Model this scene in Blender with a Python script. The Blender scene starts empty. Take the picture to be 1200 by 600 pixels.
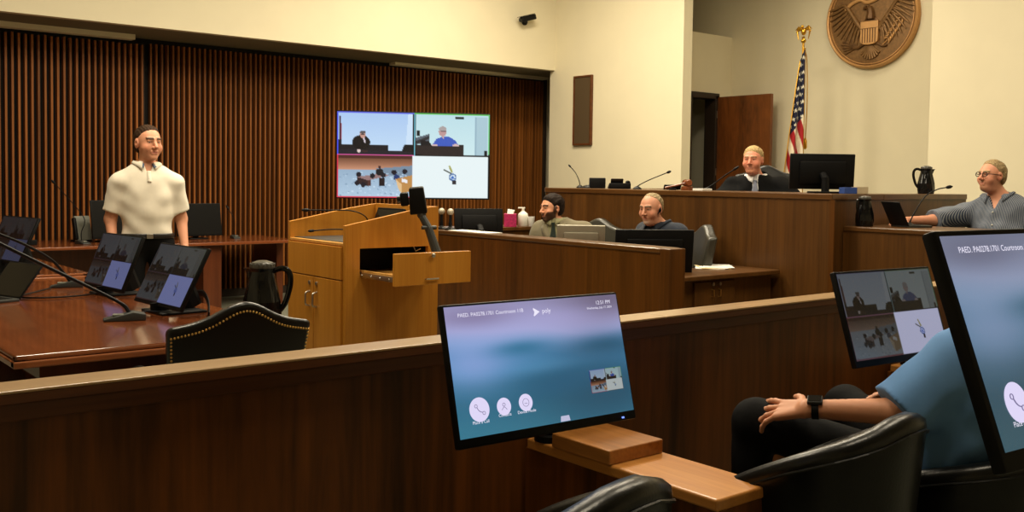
import bpy, bmesh, math, random
import numpy as np
from mathutils import Vector, Matrix
random.seed(7)
SC = bpy.context.scene
COL = SC.collection
PI = math.pi
R = math.radians

# ------------------------------------------------------------------ scene helpers
def lin(c):
    c = np.asarray(c, float) / 255.0
    return np.where(c <= .04045, c / 12.92, ((c + .055) / 1.055) ** 2.4)
def lin4(c):
    a = lin(c); return (float(a[0]), float(a[1]), float(a[2]), 1.0)

def thing(name, label, cat, loc=(0, 0, 0), rz=0.0, group=None):
    o = bpy.data.objects.new(name, None); COL.objects.link(o)
    o.empty_display_size = .1
    o.location = loc; o.rotation_euler = (0, 0, rz)
    o['label'] = label; o['category'] = cat
    if group: o['group'] = group
    return o
def tag(o, label, cat, group=None):
    o['label'] = label; o['category'] = cat
    if group: o['group'] = group
    return o
def obj(name, bm, mat, parent=None, smooth=False, label=None, angle=40):
    me = bpy.data.meshes.new(name)
    if isinstance(bm, bpy.types.Mesh):
        me = bm
    else:
        if smooth:
            for f in bm.faces: f.smooth = True
            ca = math.cos(R(angle))
            for e in bm.edges:
                if len(e.link_faces) == 2:
                    if e.link_faces[0].normal.dot(e.link_faces[1].normal) < ca: e.smooth = False
        bm.normal_update()
        bm.to_mesh(me); bm.free()
    o = bpy.data.objects.new(name, me); COL.objects.link(o)
    if mat is not None:
        for m in (mat if isinstance(mat, (list, tuple)) else [mat]): me.materials.append(m)
    if parent is not None: o.parent = parent
    if label: o['label'] = label
    return o
def struct(name, bm, mat, parent=None, smooth=False):
    o = obj(name, bm, mat, parent, smooth)
    if parent is None: o['kind'] = 'structure'
    return o
def dup(root, loc, rz, label=None, group=None):
    r = root.copy(); COL.objects.link(r); r.location = loc; r.rotation_euler = (0, 0, rz)
    if label: r['label'] = label
    if group: r['group'] = group
    for ch in list(root.children):
        c = ch.copy(); COL.objects.link(c); c.parent = r
        for g in list(ch.children):
            d = g.copy(); COL.objects.link(d); d.parent = c
    return r

# ------------------------------------------------------------------ mesh helpers
def BM(): return bmesh.new()
def merge(bm, tmp, M=None):
    if M is not None: tmp.transform(M)
    me = bpy.data.meshes.new('tmp'); tmp.to_mesh(me); tmp.free()
    bm.from_mesh(me); bpy.data.meshes.remove(me)
def box(bm, x0, x1, y0, y1, z0, z1, bev=0.0, seg=2, M=None):
    t = bmesh.new()
    bmesh.ops.create_cube(t, size=1)
    t.transform(Matrix.Translation(((x0+x1)/2, (y0+y1)/2, (z0+z1)/2)) @ Matrix.Diagonal((abs(x1-x0), abs(y1-y0), abs(z1-z0), 1)))
    if bev > 0:
        bmesh.ops.bevel(t, geom=t.edges[:], offset=bev, segments=seg, profile=.5, affect='EDGES')
    merge(bm, t, M); return bm
def frames(pts, closed=False):
    P = [Vector(p) for p in pts]; n = len(P); T = []
    for i in range(n):
        if closed: d = P[(i+1) % n] - P[i-1]
        else: d = P[min(i+1, n-1)] - P[max(i-1, 0)]
        T.append(d.normalized())
    up = Vector((0, 0, 1)) if abs(T[0].z) < .9 else Vector((1, 0, 0))
    u = T[0].cross(up).normalized(); out = []
    for i in range(n):
        u = (u - T[i] * u.dot(T[i]))
        if u.length < 1e-6: u = T[i].orthogonal()
        u.normalize(); v = T[i].cross(u)
        out.append((P[i], T[i], u, v))
    return out
def tube(bm, pts, r, n=10, closed=False, caps=True, sx=1.0, sy=1.0):
    fr = frames(pts, closed); rings = []
    for i, (p, t, u, v) in enumerate(fr):
        ri = r[i] if isinstance(r, (list, tuple)) else r
        rings.append([bm.verts.new(p + u*(ri*sx*math.cos(2*PI*k/n)) + v*(ri*sy*math.sin(2*PI*k/n))) for k in range(n)])
    m = len(rings)
    for i in range(m if closed else m-1):
        a, b = rings[i], rings[(i+1) % m]
        for k in range(n): bm.faces.new((a[k], a[(k+1) % n], b[(k+1) % n], b[k]))
    if caps and not closed:
        bm.faces.new(rings[0][::-1]); bm.faces.new(rings[-1])
    return bm
def cyl(bm, p0, p1, r0, r1=None, n=20):
    return tube(bm, [p0, p1], [r0, r0 if r1 is None else r1], n)
def lathe(bm, prof, n=32, c=(0, 0, 0), M=None):
    t = bmesh.new(); rings = []
    for (r, z) in prof:
        if r < 1e-6: rings.append([t.verts.new((0, 0, z))])
        else: rings.append([t.verts.new((r*math.cos(2*PI*k/n), r*math.sin(2*PI*k/n), z)) for k in range(n)])
    for a, b in zip(rings, rings[1:]):
        for k in range(n):
            q = [a[k % len(a)], a[(k+1) % len(a)], b[(k+1) % len(b)], b[k % len(b)]]
            s = []
            for v in q:
                if v not in s: s.append(v)
            if len(s) > 2: t.faces.new(s)
    if len(rings[0]) > 1: t.faces.new(rings[0][::-1])
    if len(rings[-1]) > 1: t.faces.new(rings[-1])
    t.transform(Matrix.Translation(c))
    merge(bm, t, M); return bm
def sphere(bm, c, r, sx=1, sy=1, sz=1, n=16, M=None):
    t = bmesh.new(); bmesh.ops.create_uvsphere(t, u_segments=n, v_segments=max(6, n//2), radius=1)
    t.transform(Matrix.Translation(c) @ Matrix.Diagonal((r*sx, r*sy, r*sz, 1)))
    merge(bm, t, M); return bm
def prism(bm, pts, o, u, v, w, bev=0.0, M=None):
    """polygon pts (a,b) in plane o + a*u + b*v, extruded by vector w"""
    o, u, v, w = Vector(o), Vector(u), Vector(v), Vector(w)
    t = bmesh.new()
    a = [t.verts.new(o + u*p[0] + v*p[1]) for p in pts]
    b = [t.verts.new(o + u*p[0] + v*p[1] + w) for p in pts]
    n = len(pts)
    t.faces.new(a[::-1]); t.faces.new(b)
    for i in range(n): t.faces.new((a[i], a[(i+1) % n], b[(i+1) % n], b[i]))
    bmesh.ops.recalc_face_normals(t, faces=t.faces[:])
    if bev > 0: bmesh.ops.bevel(t, geom=t.edges[:], offset=bev, segments=2, profile=.5, affect='EDGES')
    merge(bm, t, M); return bm
def loft(bm, rings, closed=True, caps=True):
    V = [[bm.verts.new(p) for p in r] for r in rings]
    for a, b in zip(V, V[1:]):
        n = len(a)
        for k in range(n if closed else n-1): bm.faces.new((a[k], a[(k+1) % n], b[(k+1) % n], b[k]))
    if caps and closed:
        bm.faces.new(V[0][::-1]); bm.faces.new(V[-1])
    return bm
def text_bm(s, size, M, depth=0.0, align='LEFT'):
    cu = bpy.data.curves.new('t', 'FONT'); cu.body = s; cu.size = size; cu.align_x = align; cu.extrude = depth; cu.resolution_u = 3
    o = bpy.data.objects.new('t', cu); COL.objects.link(o)
    bpy.context.view_layer.update()
    me = bpy.data.meshes.new_from_object(o.evaluated_get(bpy.context.evaluated_depsgraph_get()))
    bpy.data.objects.remove(o); bpy.data.curves.remove(cu)
    bm = bmesh.new(); bm.from_mesh(me); bpy.data.meshes.remove(me); bm.transform(M); return bm
def catmull(pts, n=8):
    P = [np.array(p, float) for p in pts]; P = [2*P[0]-P[1]] + P + [2*P[-1]-P[-2]]; out = []
    for i in range(1, len(P)-2):
        for k in range(n):
            t = k/n
            out.append(tuple(.5*((2*P[i]) + (-P[i-1]+P[i+1])*t + (2*P[i-1]-5*P[i]+4*P[i+1]-P[i+2])*t*t + (-P[i-1]+3*P[i]-3*P[i+1]+P[i+2])*t**3)))
    out.append(tuple(P[-2])); return out
def face_colors(me, cols):
    at = me.color_attributes.new('Col', 'FLOAT_COLOR', 'POINT')
    at.data.foreach_set('color', np.asarray(cols, np.float32).ravel())

# ------------------------------------------------------------------ materials
def mat(name, col, rough=.5, metal=0.0, spec=.5, coat=0.0, noise=0.0, nscale=8.0, bump=0.0, bscale=60.0, sheen=0.0):
    m = bpy.data.materials.new(name); m.use_nodes = True
    N, L = m.node_tree.nodes, m.node_tree.links; b = N['Principled BSDF']
    c = lin4(col)
    b.inputs['Base Color'].default_value = c; b.inputs['Roughness'].default_value = rough
    b.inputs['Metallic'].default_value = metal; b.inputs['Specular IOR Level'].default_value = spec
    if coat: b.inputs['Coat Weight'].default_value = coat; b.inputs['Coat Roughness'].default_value = .12
    if sheen: b.inputs['Sheen Weight'].default_value = sheen
    tc = N.new('ShaderNodeTexCoord')
    if noise > 0:
        t = N.new('ShaderNodeTexNoise'); t.inputs['Scale'].default_value = nscale; t.inputs['Detail'].default_value = 5
        L.new(tc.outputs['Object'], t.inputs['Vector'])
        r = N.new('ShaderNodeValToRGB')
        r.color_ramp.elements[0].position = .3; r.color_ramp.elements[1].position = .7
        r.color_ramp.elements[0].color = tuple(x*(1-noise) for x in c[:3]) + (1,)
        r.color_ramp.elements[1].color = tuple(min(1, x*(1+noise)) for x in c[:3]) + (1,)
        L.new(t.outputs['Fac'], r.inputs['Fac']); L.new(r.outputs['Color'], b.inputs['Base Color'])
    if bump > 0:
        t = N.new('ShaderNodeTexNoise'); t.inputs['Scale'].default_value = bscale; t.inputs['Detail'].default_value = 3
        L.new(tc.outputs['Object'], t.inputs['Vector'])
        k = N.new('ShaderNodeBump'); k.inputs['Strength'].default_value = bump; k.inputs['Distance'].default_value = .01
        L.new(t.outputs['Fac'], k.inputs['Height']); L.new(k.outputs['Normal'], b.inputs['Normal'])
    return m
def wood(name, ca, cb, grain='z', rough=.35, spec=.5, across=16.0, along=.7, contrast=(.3, .72), seed=0.0, coat=0.0):
    m = bpy.data.materials.new(name); m.use_nodes = True
    N, L = m.node_tree.nodes, m.node_tree.links; b = N['Principled BSDF']
    b.inputs['Roughness'].default_value = rough; b.inputs['Specular IOR Level'].default_value = spec
    if coat: b.inputs['Coat Weight'].default_value = coat; b.inputs['Coat Roughness'].default_value = .15
    tc = N.new('ShaderNodeTexCoord'); mp = N.new('ShaderNodeMapping')
    s = {'x': (along, across, across), 'y': (across, along, across), 'z': (across, across, along)}[grain]
    mp.inputs['Scale'].default_value = s; mp.inputs['Location'].default_value = (seed, seed*1.7, seed*.6)
    L.new(tc.outputs['Object'], mp.inputs['Vector'])
    a = N.new('ShaderNodeTexNoise'); a.inputs['Scale'].default_value = .55; a.inputs['Detail'].default_value = 6; a.inputs['Roughness'].default_value = .62; a.inputs['Distortion'].default_value = 1.1
    f = N.new('ShaderNodeTexNoise'); f.inputs['Scale'].default_value = 5.0; f.inputs['Detail'].default_value = 3
    L.new(mp.outputs['Vector'], a.inputs['Vector']); L.new(mp.outputs['Vector'], f.inputs['Vector'])
    mx = N.new('ShaderNodeMath'); mx.operation = 'MULTIPLY_ADD'; mx.inputs[1].default_value = .28
    L.new(f.outputs['Fac'], mx.inputs[0]); 
    sc = N.new('ShaderNodeMath'); sc.operation = 'MULTIPLY'; sc.inputs[1].default_value = .75
    L.new(a.outputs['Fac'], sc.inputs[0]); L.new(sc.outputs[0], mx.inputs[2])
    r = N.new('ShaderNodeValToRGB'); r.color_ramp.elements[0].position = contrast[0]; r.color_ramp.elements[1].position = contrast[1]
    r.color_ramp.elements[0].color = lin4(ca); r.color_ramp.elements[1].color = lin4(cb)
    L.new(mx.outputs[0], r.inputs['Fac']); L.new(r.outputs['Color'], b.inputs['Base Color'])
    return m
def vcol_mat(name, rough=.5, spec=.4, emit=0.0, sss=0.0, metal=0.0, sheen=0.0):
    m = bpy.data.materials.new(name); m.use_nodes = True
    N, L = m.node_tree.nodes, m.node_tree.links; b = N['Principled BSDF']
    at = N.new('ShaderNodeAttribute'); at.attribute_name = 'Col'
    b.inputs['Roughness'].default_value = rough; b.inputs['Specular IOR Level'].default_value = spec; b.inputs['Metallic'].default_value = metal
    if emit > 0:
        b.inputs['Base Color'].default_value = (.004, .004, .005, 1)
        L.new(at.outputs['Color'], b.inputs['Emission Color']); b.inputs['Emission Strength'].default_value = emit
    else: L.new(at.outputs['Color'], b.inputs['Base Color'])
    if sss: b.inputs['Subsurface Weight'].default_value = sss; b.inputs['Subsurface Radius'].default_value = (.012, .005, .003)
    if sheen: b.inputs['Sheen Weight'].default_value = sheen
    return m
def emis(name, col, s):
    m = bpy.data.materials.new(name); m.use_nodes = True
    b = m.node_tree.nodes['Principled BSDF']
    b.inputs['Base Color'].default_value = (.01, .01, .01, 1)
    b.inputs['Emission Color'].default_value = lin4(col); b.inputs['Emission Strength'].default_value = s
    return m

M = {}
M['wall'] = mat('cream_paint', (226, 216, 186), .75, noise=.02, nscale=3)
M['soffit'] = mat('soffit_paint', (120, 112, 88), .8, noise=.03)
M['ceiling'] = mat('ceiling_paint', (215, 210, 195), .9, noise=.02)
M['carpet'] = mat('carpet', (112, 112, 96), .95, noise=.25, nscale=90, bump=.4, bscale=300)
M['slat'] = wood('slat_wood', (76, 42, 14), (160, 96, 40), 'z', .5, .25, across=24, along=.25, contrast=(.34, .66))
M['slat_back'] = mat('slat_backing', (14, 9, 5), .9, noise=.2)
M['walnut'] = wood('dark_walnut', (56, 31, 7), (108, 64, 20), 'z', .32, .45, across=13, along=.55, contrast=(.3, .75))
M['walnut2'] = wood('bench_walnut', (60, 36, 12), (104, 66, 26), 'z', .36, .45, across=15, along=.5, contrast=(.3, .75), seed=4)
M['railwood'] = wood('rail_walnut', (62, 35, 9), (132, 74, 24), 'z', .42, .35, across=8, along=.5, contrast=(.36, .68), seed=9)
M['cap'] = wood('rail_cap_sheen', (150, 116, 76), (186, 152, 108), 'x', .30, .5, across=20, along=.8, coat=.3)  # pale tan paints the bright wall's reflected sheen into the cap
M['capy'] = wood('bench_cap', (68, 41, 16), (104, 68, 32), 'y', .30, .5, across=20, along=.8, coat=.2)
M['capdark'] = wood('cap_edge', (72, 36, 12), (108, 60, 26), 'x', .4, .4, across=20, along=.8)
M['mahog'] = wood('mahogany', (84, 40, 18), (128, 68, 34), 'y', .12, .5, across=18, along=.7, coat=.5)
M['mahogedge'] = wood('mahogany_edge', (128, 70, 38), (172, 104, 64), 'x', .22, .5, across=18, along=.7, coat=.4)
M['mahogz'] = wood('mahogany_upright', (64, 29, 13), (100, 50, 24), 'z', .3, .5, across=14, along=.7)
M['mahogx'] = wood('mahogany_long', (96, 46, 22), (140, 76, 40), 'x', .2, .5, across=18, along=.7, coat=.4)
M['oak'] = wood('golden_oak', (174, 108, 26), (208, 144, 52), 'z', .38, .45, across=22, along=.8, contrast=(.25, .8))
M['oakx'] = wood('golden_oak_edge', (190, 130, 54), (222, 170, 92), 'x', .38, .45, across=22, along=.8)
M['oakdark'] = mat('oak_gap', (96, 56, 18), .7, noise=.1)
M['armwood'] = wood('arm_wood', (172, 108, 46), (214, 150, 78), 'y', .3, .5, across=20, along=1.0, coat=.2)
M['blockwood'] = wood('block_wood', (118, 70, 26), (194, 130, 64), 'y', .3, .5, across=16, along=1.2, coat=.2)
M['doorwood'] = wood('door_wood', (70, 36, 14), (134, 76, 32), 'z', .35, .45, across=7, along=1.6, contrast=(.3, .7))
M['doorframe'] = mat('door_frame_dark', (44, 32, 22), .5, noise=.15)
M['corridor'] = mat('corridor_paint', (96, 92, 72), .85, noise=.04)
M['black'] = mat('black_plastic', (11, 11, 12), .5, spec=.18, noise=.1)
M['blackgloss'] = mat('black_gloss', (11, 11, 12), .16, spec=.4, noise=.1)
M['screen_off'] = mat('screen_off', (8, 8, 9), .35, spec=.2, noise=.1)
M['darkgrey'] = mat('dark_grey_plastic', (46, 48, 46), .45, noise=.1)
M['grey'] = mat('grey_plastic', (120, 122, 112), .5, noise=.08)
M['silver'] = mat('silver_shell', (150, 144, 126), .4, metal=.3, noise=.05)
M['metal'] = mat('brushed_metal', (190, 186, 176), .28, metal=.95, noise=.08)
M['brass'] = mat('brass_nails', (206, 164, 92), .3, metal=.9, noise=.1)
M['gold'] = mat('gold_finish', (214, 164, 60), .28, metal=.95, noise=.1)
M['leather'] = mat('black_leather', (9, 9, 8), .30, spec=.42, noise=.15, bump=.06, bscale=120)
M['leather_grey'] = mat('grey_leather', (52, 50, 42), .34, spec=.55, noise=.08, bump=.04, bscale=120)
M['pitcherlid'] = mat('smoked_lid', (74, 72, 66), .25, spec=.6, noise=.1)
M['white'] = mat('white_paper', (236, 234, 226), .7, noise=.02)
M['whiteplastic'] = mat('white_plastic', (226, 222, 208), .4, noise=.03)
M['magenta'] = mat('magenta_card', (168, 30, 84), .5, noise=.35, nscale=60)
M['creamcard'] = mat('cream_card', (236, 214, 160), .6, noise=.06)
M['bluecard'] = mat('blue_card', (44, 72, 140), .6, noise=.1)
M['beigecard'] = mat('beige_card', (190, 172, 140), .6, noise=.1)
M['bronze'] = mat('seal_bronze', (128, 94, 54), .5, metal=.35, noise=.22, nscale=30)
M['bronzelight'] = mat('seal_bronze_polished', (196, 148, 92), .42, metal=.35, noise=.1)
M['bronzedark'] = mat('seal_bronze_dark', (104, 72, 38), .5, metal=.35, noise=.2, nscale=30)
M['grille'] = mat('grille_cloth', (78, 60, 34), .9, noise=.12, nscale=200)
M['gavel'] = wood('gavel_wood', (88, 40, 18), (150, 82, 40), 'x', .3, .5)
M['led_blue'] = emis('led_blue', (110, 140, 255), 2.0)
M['led_white'] = emis('led_white', (255, 240, 225), 1.6)
M['foam'] = mat('microphone_mesh', (176, 168, 150), .5, metal=.6, noise=.2, nscale=200)
# ================================================================== the room
ZC = 4.7
XF = 9.25      # bright front wall face
def plate(name, x0, x1, y0, y1, z0, z1, m): return struct(name, box(BM(), x0, x1, y0, y1, z0, z1), m)
plate('floor', -4.2, 12.6, -4.2, 11.6, -.1, 0, M['carpet'])
plate('ceiling', -4.2, 12.6, -4.2, 11.6, ZC, ZC+.1, M['ceiling'])
plate('wall_left', -4.2, 12.6, 11.4, 11.6, 0, ZC, M['wall'])
plate('wall_back', -4.2, -4.0, -4.2, 11.4, 0, ZC, M['wall'])
plate('wall_right', -4.0, 12.6, -4.2, -4.0, 0, ZC, M['wall'])
# upper wall over the slatted recess and its soffit
struct('wall_left_upper', box(BM(), -4.0, XF+.15, 10.4, 10.5, 2.985, ZC), M['wall'])
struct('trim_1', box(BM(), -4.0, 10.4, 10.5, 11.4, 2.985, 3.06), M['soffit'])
# front wall pieces
struct('wall_front', box(BM(), XF, XF+.16, 8.06, 10.5, 0, ZC), M['wall'])
struct('wall_front_right', box(BM(), XF, XF+.16, -4.0, 4.915, 0, ZC), M['wall'])
struct('wall_recess_end', box(BM(), 10.3, 10.4, 10.5, 11.4, 0, ZC), M['wall'])
# alcove behind the judge
struct('wall_alcove_back', box(BM(), 11.3, 11.45, 3.6, 10.4, 0, ZC), M['wall'])
struct('wall_alcove_right', box(BM(), XF+.16, 11.3, 3.6, 3.75, 0, ZC), M['wall'])
DX0, DX1, DZ = 10.40, 10.98, 2.66
bm = BM()
box(bm, XF+.16, DX0, 8.95, 9.1, 0, 3.5); box(bm, DX1, 11.3, 8.95, 9.1, 0, 3.5); box(bm, DX0, DX1, 8.95, 9.1, DZ, 3.5)
box(bm, XF+.16, 11.3, 9.1, 9.9, 3.42, 3.5)
struct('wall_alcove_left', bm, M['wall'])
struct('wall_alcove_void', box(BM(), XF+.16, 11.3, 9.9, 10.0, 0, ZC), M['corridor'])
struct('floor_platform', box(BM(), 6.42, 11.3, 4.1, 8.95, 0, .45), M['carpet'])
struct('floor_witness_platform', box(BM(), 6.6, 9.25, 1.8, 4.05, 0, .3), M['carpet'])
# the doorway with its dark frame and the open leaf
bm = BM()
box(bm, DX0-.02, DX0+.05, 8.92, 9.12, .45, DZ, .006); box(bm, DX1-.04, DX1+.04, 8.92, 9.12, .45, DZ, .006); box(bm, DX0-.02, DX1+.04, 8.92, 9.12, DZ-.05, DZ+.03, .006)
dr = struct('door_1', bm, M['doorframe'])
bm = BM(); box(bm, 10.98, 11.03, 8.03, 8.92, .47, 2.64, .004)
obj('door_leaf', bm, M['doorwood'], dr)
bm = BM()
for z in (.8, 1.6, 2.4): cyl(bm, (10.97, 8.93, z-.05), (10.97, 8.93, z+.05), .012, n=10)
obj('hinge', bm, M['metal'], dr, True)
bm = BM(); cyl(bm, (10.985, 8.1, 1.42), (10.94, 8.1, 1.42), .025); tube(bm, [(10.94, 8.1, 1.42), (10.935, 8.14, 1.42), (10.935, 8.22, 1.42)], .009)
obj('door_handle', bm, M['metal'], dr, True)
bm = BM(); box(bm, 10.46, 10.6, 9.84, 9.9, .45, 2.5, .005); box(bm, 10.6, 10.72, 9.80, 9.86, 1.38, 1.42, .01)
struct('trim_2', bm, M['doorframe'])
# slatted timber wall: individual laths on a dark backing, in two runs
bm = BM(); box(bm, -4.0, 9.86, 11.36, 11.4, .1, 2.985); struct('trim_3', bm, M['slat_back'])
bm = BM(); pitch = .063; x = -2.0
while x < 3.82:
    d = random.uniform(-.004, .004)
    box(bm, x, x+.022, 11.175+d, 11.26, .1, 2.90+random.uniform(-.01, .0)); x += pitch
struct('wall_slats_near', bm, M['slat'])
bm = BM(); box(bm, -4.0, 3.86, 11.25, 11.36, .1, 2.93); struct('trim_4', bm, M['slat_back'])
bm = BM(); box(bm, -4.0, 3.69, 11.06, 11.2, 2.93, 2.984); struct('trim_5', bm, M['wall'])
bm = BM(); box(bm, 7.1, 9.8, 11.15, 11.3, 2.95, 2.984); struct('trim_7', bm, M['wall'])
bm = BM(); x = 3.93
while x < 9.82:
    d = random.uniform(-.006, .006)
    box(bm, x, x+.021, 11.285+d, 11.36, .1, 2.93); x += pitch
struct('wall_slats_far', bm, M['slat'])
bm = BM(); box(bm, -4.0, 9.86, 11.33, 11.4, 0, .1, .004); struct('baseboard_left', bm, M['doorframe'])
bm = BM(); box(bm, 9.82, 9.88, 11.28, 11.4, 0, 2.97, .004); struct('trim_6', bm, M['doorframe'])

# ------------------------------------------------------------------ ceiling lights (assumed fixtures, unseen above the frame; the alcove one is added)
SCALE = .85
lamp_mat = emis('lamp_diffuser', (255, 226, 176), 3.0)
def ceiling_light(x, y, w, d, power, lab, z=ZC):
    t = thing('ceiling_light', lab, 'light', (x, y, z), 0, 'recessed ceiling lights')
    bm = BM(); 
    for s in (-1, 1):
        box(bm, s*w/2-.02, s*w/2+.02, -d/2-.02, d/2+.02, -.05, 0, .004); box(bm, -w/2, w/2, s*d/2-.02, s*d/2+.02, -.05, 0, .004)
    obj('frame', bm, M['white'], t)
    obj('diffuser', box(BM(), -w/2, w/2, -d/2, d/2, -.035, -.015), lamp_mat, t)
    li = bpy.data.lights.new('lamp', 'AREA'); li.shape = 'RECTANGLE'; li.size = w; li.size_y = d; li.energy = power*SCALE
    li.color = (1.0, .885, .675)
    lo = bpy.data.objects.new('lamp', li); COL.objects.link(lo); lo.location = (0, 0, -.06); lo.parent = t
    return t
# ================================================================== fixed courtroom joinery
# low partition in front of the jury seats
t = thing('rail', 'long dark wood half-height partition with sheen coloured into its top cap, in front of the jury seats', 'partition', (2, 2.52, 0))
def loc(bm, o): bm.transform(Matrix.Translation(-Vector(o.location))); return bm
bm = box(BM(), -2.2, 6.3, 2.50, 2.56, .09, .905); obj('panel', loc(bm, t), M['railwood'], t)
bm = box(BM(), -2.2, 6.3, 2.478, 2.50, .875, .918, .003); obj('moulding', loc(bm, t), M['capdark'], t)
bm = BM(); box(bm, -2.2, 2.765, 2.465, 2.588, .9425, .95, .002); box(bm, 2.768, 6.3, 2.465, 2.588, .9425, .95, .002); obj('top_cap', loc(bm, t), M['cap'], t)
bm = box(BM(), -2.2, 6.3, 2.4655, 2.5875, .918, .9425, .002); obj('cap_edge', loc(bm, t), M['capdark'], t)
bm = box(BM(), -2.2, 6.3, 2.505, 2.555, 0, .09); obj('plinth', loc(bm, t), M['black'], t)

# divider between the jury seats: timber upright carrying a narrow shelf
def divider(x, lab):
    t = thing('seat_divider', lab, 'divider', (x, 2.07, 0), 0, None)
    obj('panel', box(BM(), -.11, .11, -.395, .41, 0, .565, .003), M['railwood'], t)
    bm = BM(); box(bm, -.12, .12, -.40, .392, .565, .60, .007, 3); obj('shelf_top', bm, M['armwood'], t)
    return t
divider(2.21, 'light wood shelf on a dark divider running from the partition, carrying a wooden block')
divider(4.46, 'dim wood divider shelf mostly hidden below the video-grid monitor and blue sleeve')
tag(obj('wooden_block', box(BM(), -.118, .118, -.13, .13, 0, .045, .004), M['blockwood']), 'flat square walnut block lying on the light wood shelf', 'block')
bpy.data.objects['wooden_block'].location = (2.20, 2.20, .60)

# judge's bench
t = thing('judge_bench', 'raised dark wood judge bench with plain vertical grain front', 'bench', (6.3, 5.6, 0))
B = BM(); box(B, 6.3, 6.36, 4.06, 7.19, .1, 1.335); obj('front_panel', loc(B, t), M['walnut2'], t)
B = BM(); box(B, 6.36, 8.3, 4.06, 4.12, .1, 1.335); obj('side_panel', loc(B, t), M['walnut2'], t)
B = BM(); box(B, 6.36, 8.3, 7.13, 7.19, .1, 1.335); obj('side_panel', loc(B, t), M['walnut2'], t)
B = BM(); box(B, 6.29, 6.98, 4.05, 7.2, 1.335, 1.38, .006); box(B, 6.98, 8.3, 4.05, 4.34, 1.335, 1.38, .006); box(B, 6.98, 8.3, 6.95, 7.2, 1.335, 1.38, .006); obj('top', loc(B, t), M['capy'], t)
B = BM(); box(B, 6.32, 6.36, 4.08, 7.17, 0, .1); box(B, 6.36, 8.28, 4.08, 4.12, 0, .1); obj('plinth', loc(B, t), M['black'], t)
B = BM(); box(B, 6.288, 6.3, 4.03, 4.07, .1, 1.335); obj('corner_trim', loc(B, t), M['walnut'], t)

# witness stand
t = thing('witness_stand', 'lower dark wood witness stand beside the end of the judge bench', 'witness stand', (6.45, 3, 0))
B = BM(); box(B, 6.45, 6.51, 1.9, 4.055, .0, 1.11); obj('front_panel', loc(B, t), M['walnut2'], t)
B = BM(); box(B, 6.44, 7.12, 1.9, 4.05, 1.11, 1.145, .006); obj('ledge', loc(B, t), M['capy'], t)
B = BM(); box(B, 6.51, 9.2, 1.85, 1.9, 0, 1.11); obj('side_panel', loc(B, t), M['walnut2'], t)

# clerks' partition
t = thing('clerk_partition', 'long brown wood partition screening the clerks below the judge bench', 'partition', (4.5, 5.7, 0))
B = BM(); box(B, 4.45, 4.50, 4.02, 7.7, .08, 1.02); obj('front_panel', loc(B, t), M['walnut'], t)
B = BM(); box(B, 4.44, 4.58, 3.94, 4.02, 0, 1.05, .004); obj('end_post', loc(B, t), M['walnut'], t)
B = BM(); box(B, 4.44, 4.62, 4.02, 7.7, 1.02, 1.05, .006); obj('top_cap', loc(B, t), M['capy'], t)
B = BM(); box(B, 4.46, 4.5, 4.02, 7.7, 0, .08); obj('plinth', loc(B, t), M['black'], t)
# clerks' worktop behind the partition
t = thing('clerk_desk', 'dark wood clerk desk with double cupboard doors under papers and a black monitor', 'desk', (5.4, 4.8, 0))
B = BM(); box(B, 4.60, 6.28, 4.47, 4.93, .765, .80, .008, 3); obj('desktop', loc(B, t), M['capy'], t)
B = BM(); box(B, 4.62, 6.26, 4.54, 4.86, 0, .765); obj('body', loc(B, t), M['walnut2'], t)
for s, x in ((-1, 5.36), (1, 5.585)):
    B = BM(); box(B, x, x+.222, 4.52, 4.54, .06, .745, .003); d = obj('door', loc(B, t), M['walnut2'], t)
    kx = 5.545 if s < 0 else 5.62
    B = BM(); lathe(B, [(.003, 0), (.006, .004), (.012, .012), (.012, .018), (0, .022)], 14, (0, 0, 0), Matrix.Translation((kx, 4.52, .728)) @ Matrix.Rotation(PI/2, 4, 'X')); obj('knob', loc(B, t), M['metal'], d, True)
    B = BM(); tube(B, [(kx, 4.52, .69), (kx, 4.50, .685), (kx, 4.50, .64), (kx, 4.52, .635)], .004, 8); obj('handle', loc(B, t), M['brass'], d, True)
t = thing('clerk_counter', 'inner clerk counter behind the partition carrying monitors of the two seated clerks', 'counter', (4.9, 6.2, 0))
B = BM(); box(B, 4.51, 5.28, 5.02, 7.2, .765, .80, .006); obj('worktop', loc(B, t), M['capy'], t)
B = BM(); box(B, 4.53, 4.95, 5.06, 7.16, 0, .765); obj('pedestal', loc(B, t), M['walnut2'], t)
t = thing('back_counter', 'short dark wood counter by the slatted wall carrying tissues and a pump bottle', 'counter', (5.9, 7.45, 0))
B = BM(); box(B, 5.3, 6.26, 7.28, 7.68, .965, 1.0, .005); obj('top', loc(B, t), M['walnut2'], t)
B = BM(); box(B, 5.32, 6.24, 7.3, 7.66, 0, .965); obj('body', loc(B, t), M['walnut2'], t)

# ------------------------------------------------------------------ podium
P = thing('podium', 'golden oak lectern podium with cupboard doors and an open drawer', 'podium', (3.24, 5.46, 0))
x0, x1, y0, y1 = 2.914, 3.575, 5.10, 5.835
def side_poly(): return [(x0, .03), (x1, .03), (x1, 1.277), (3.52, 1.273), (3.345, 1.247), (x0, 1.166)]
B = BM(); prism(B, side_poly(), (0, y1-.03, 0), (1, 0, 0), (0, 0, 1), (0, .03, 0), .002); obj('side_panel', loc(B, P), M['oak'], P)
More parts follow.
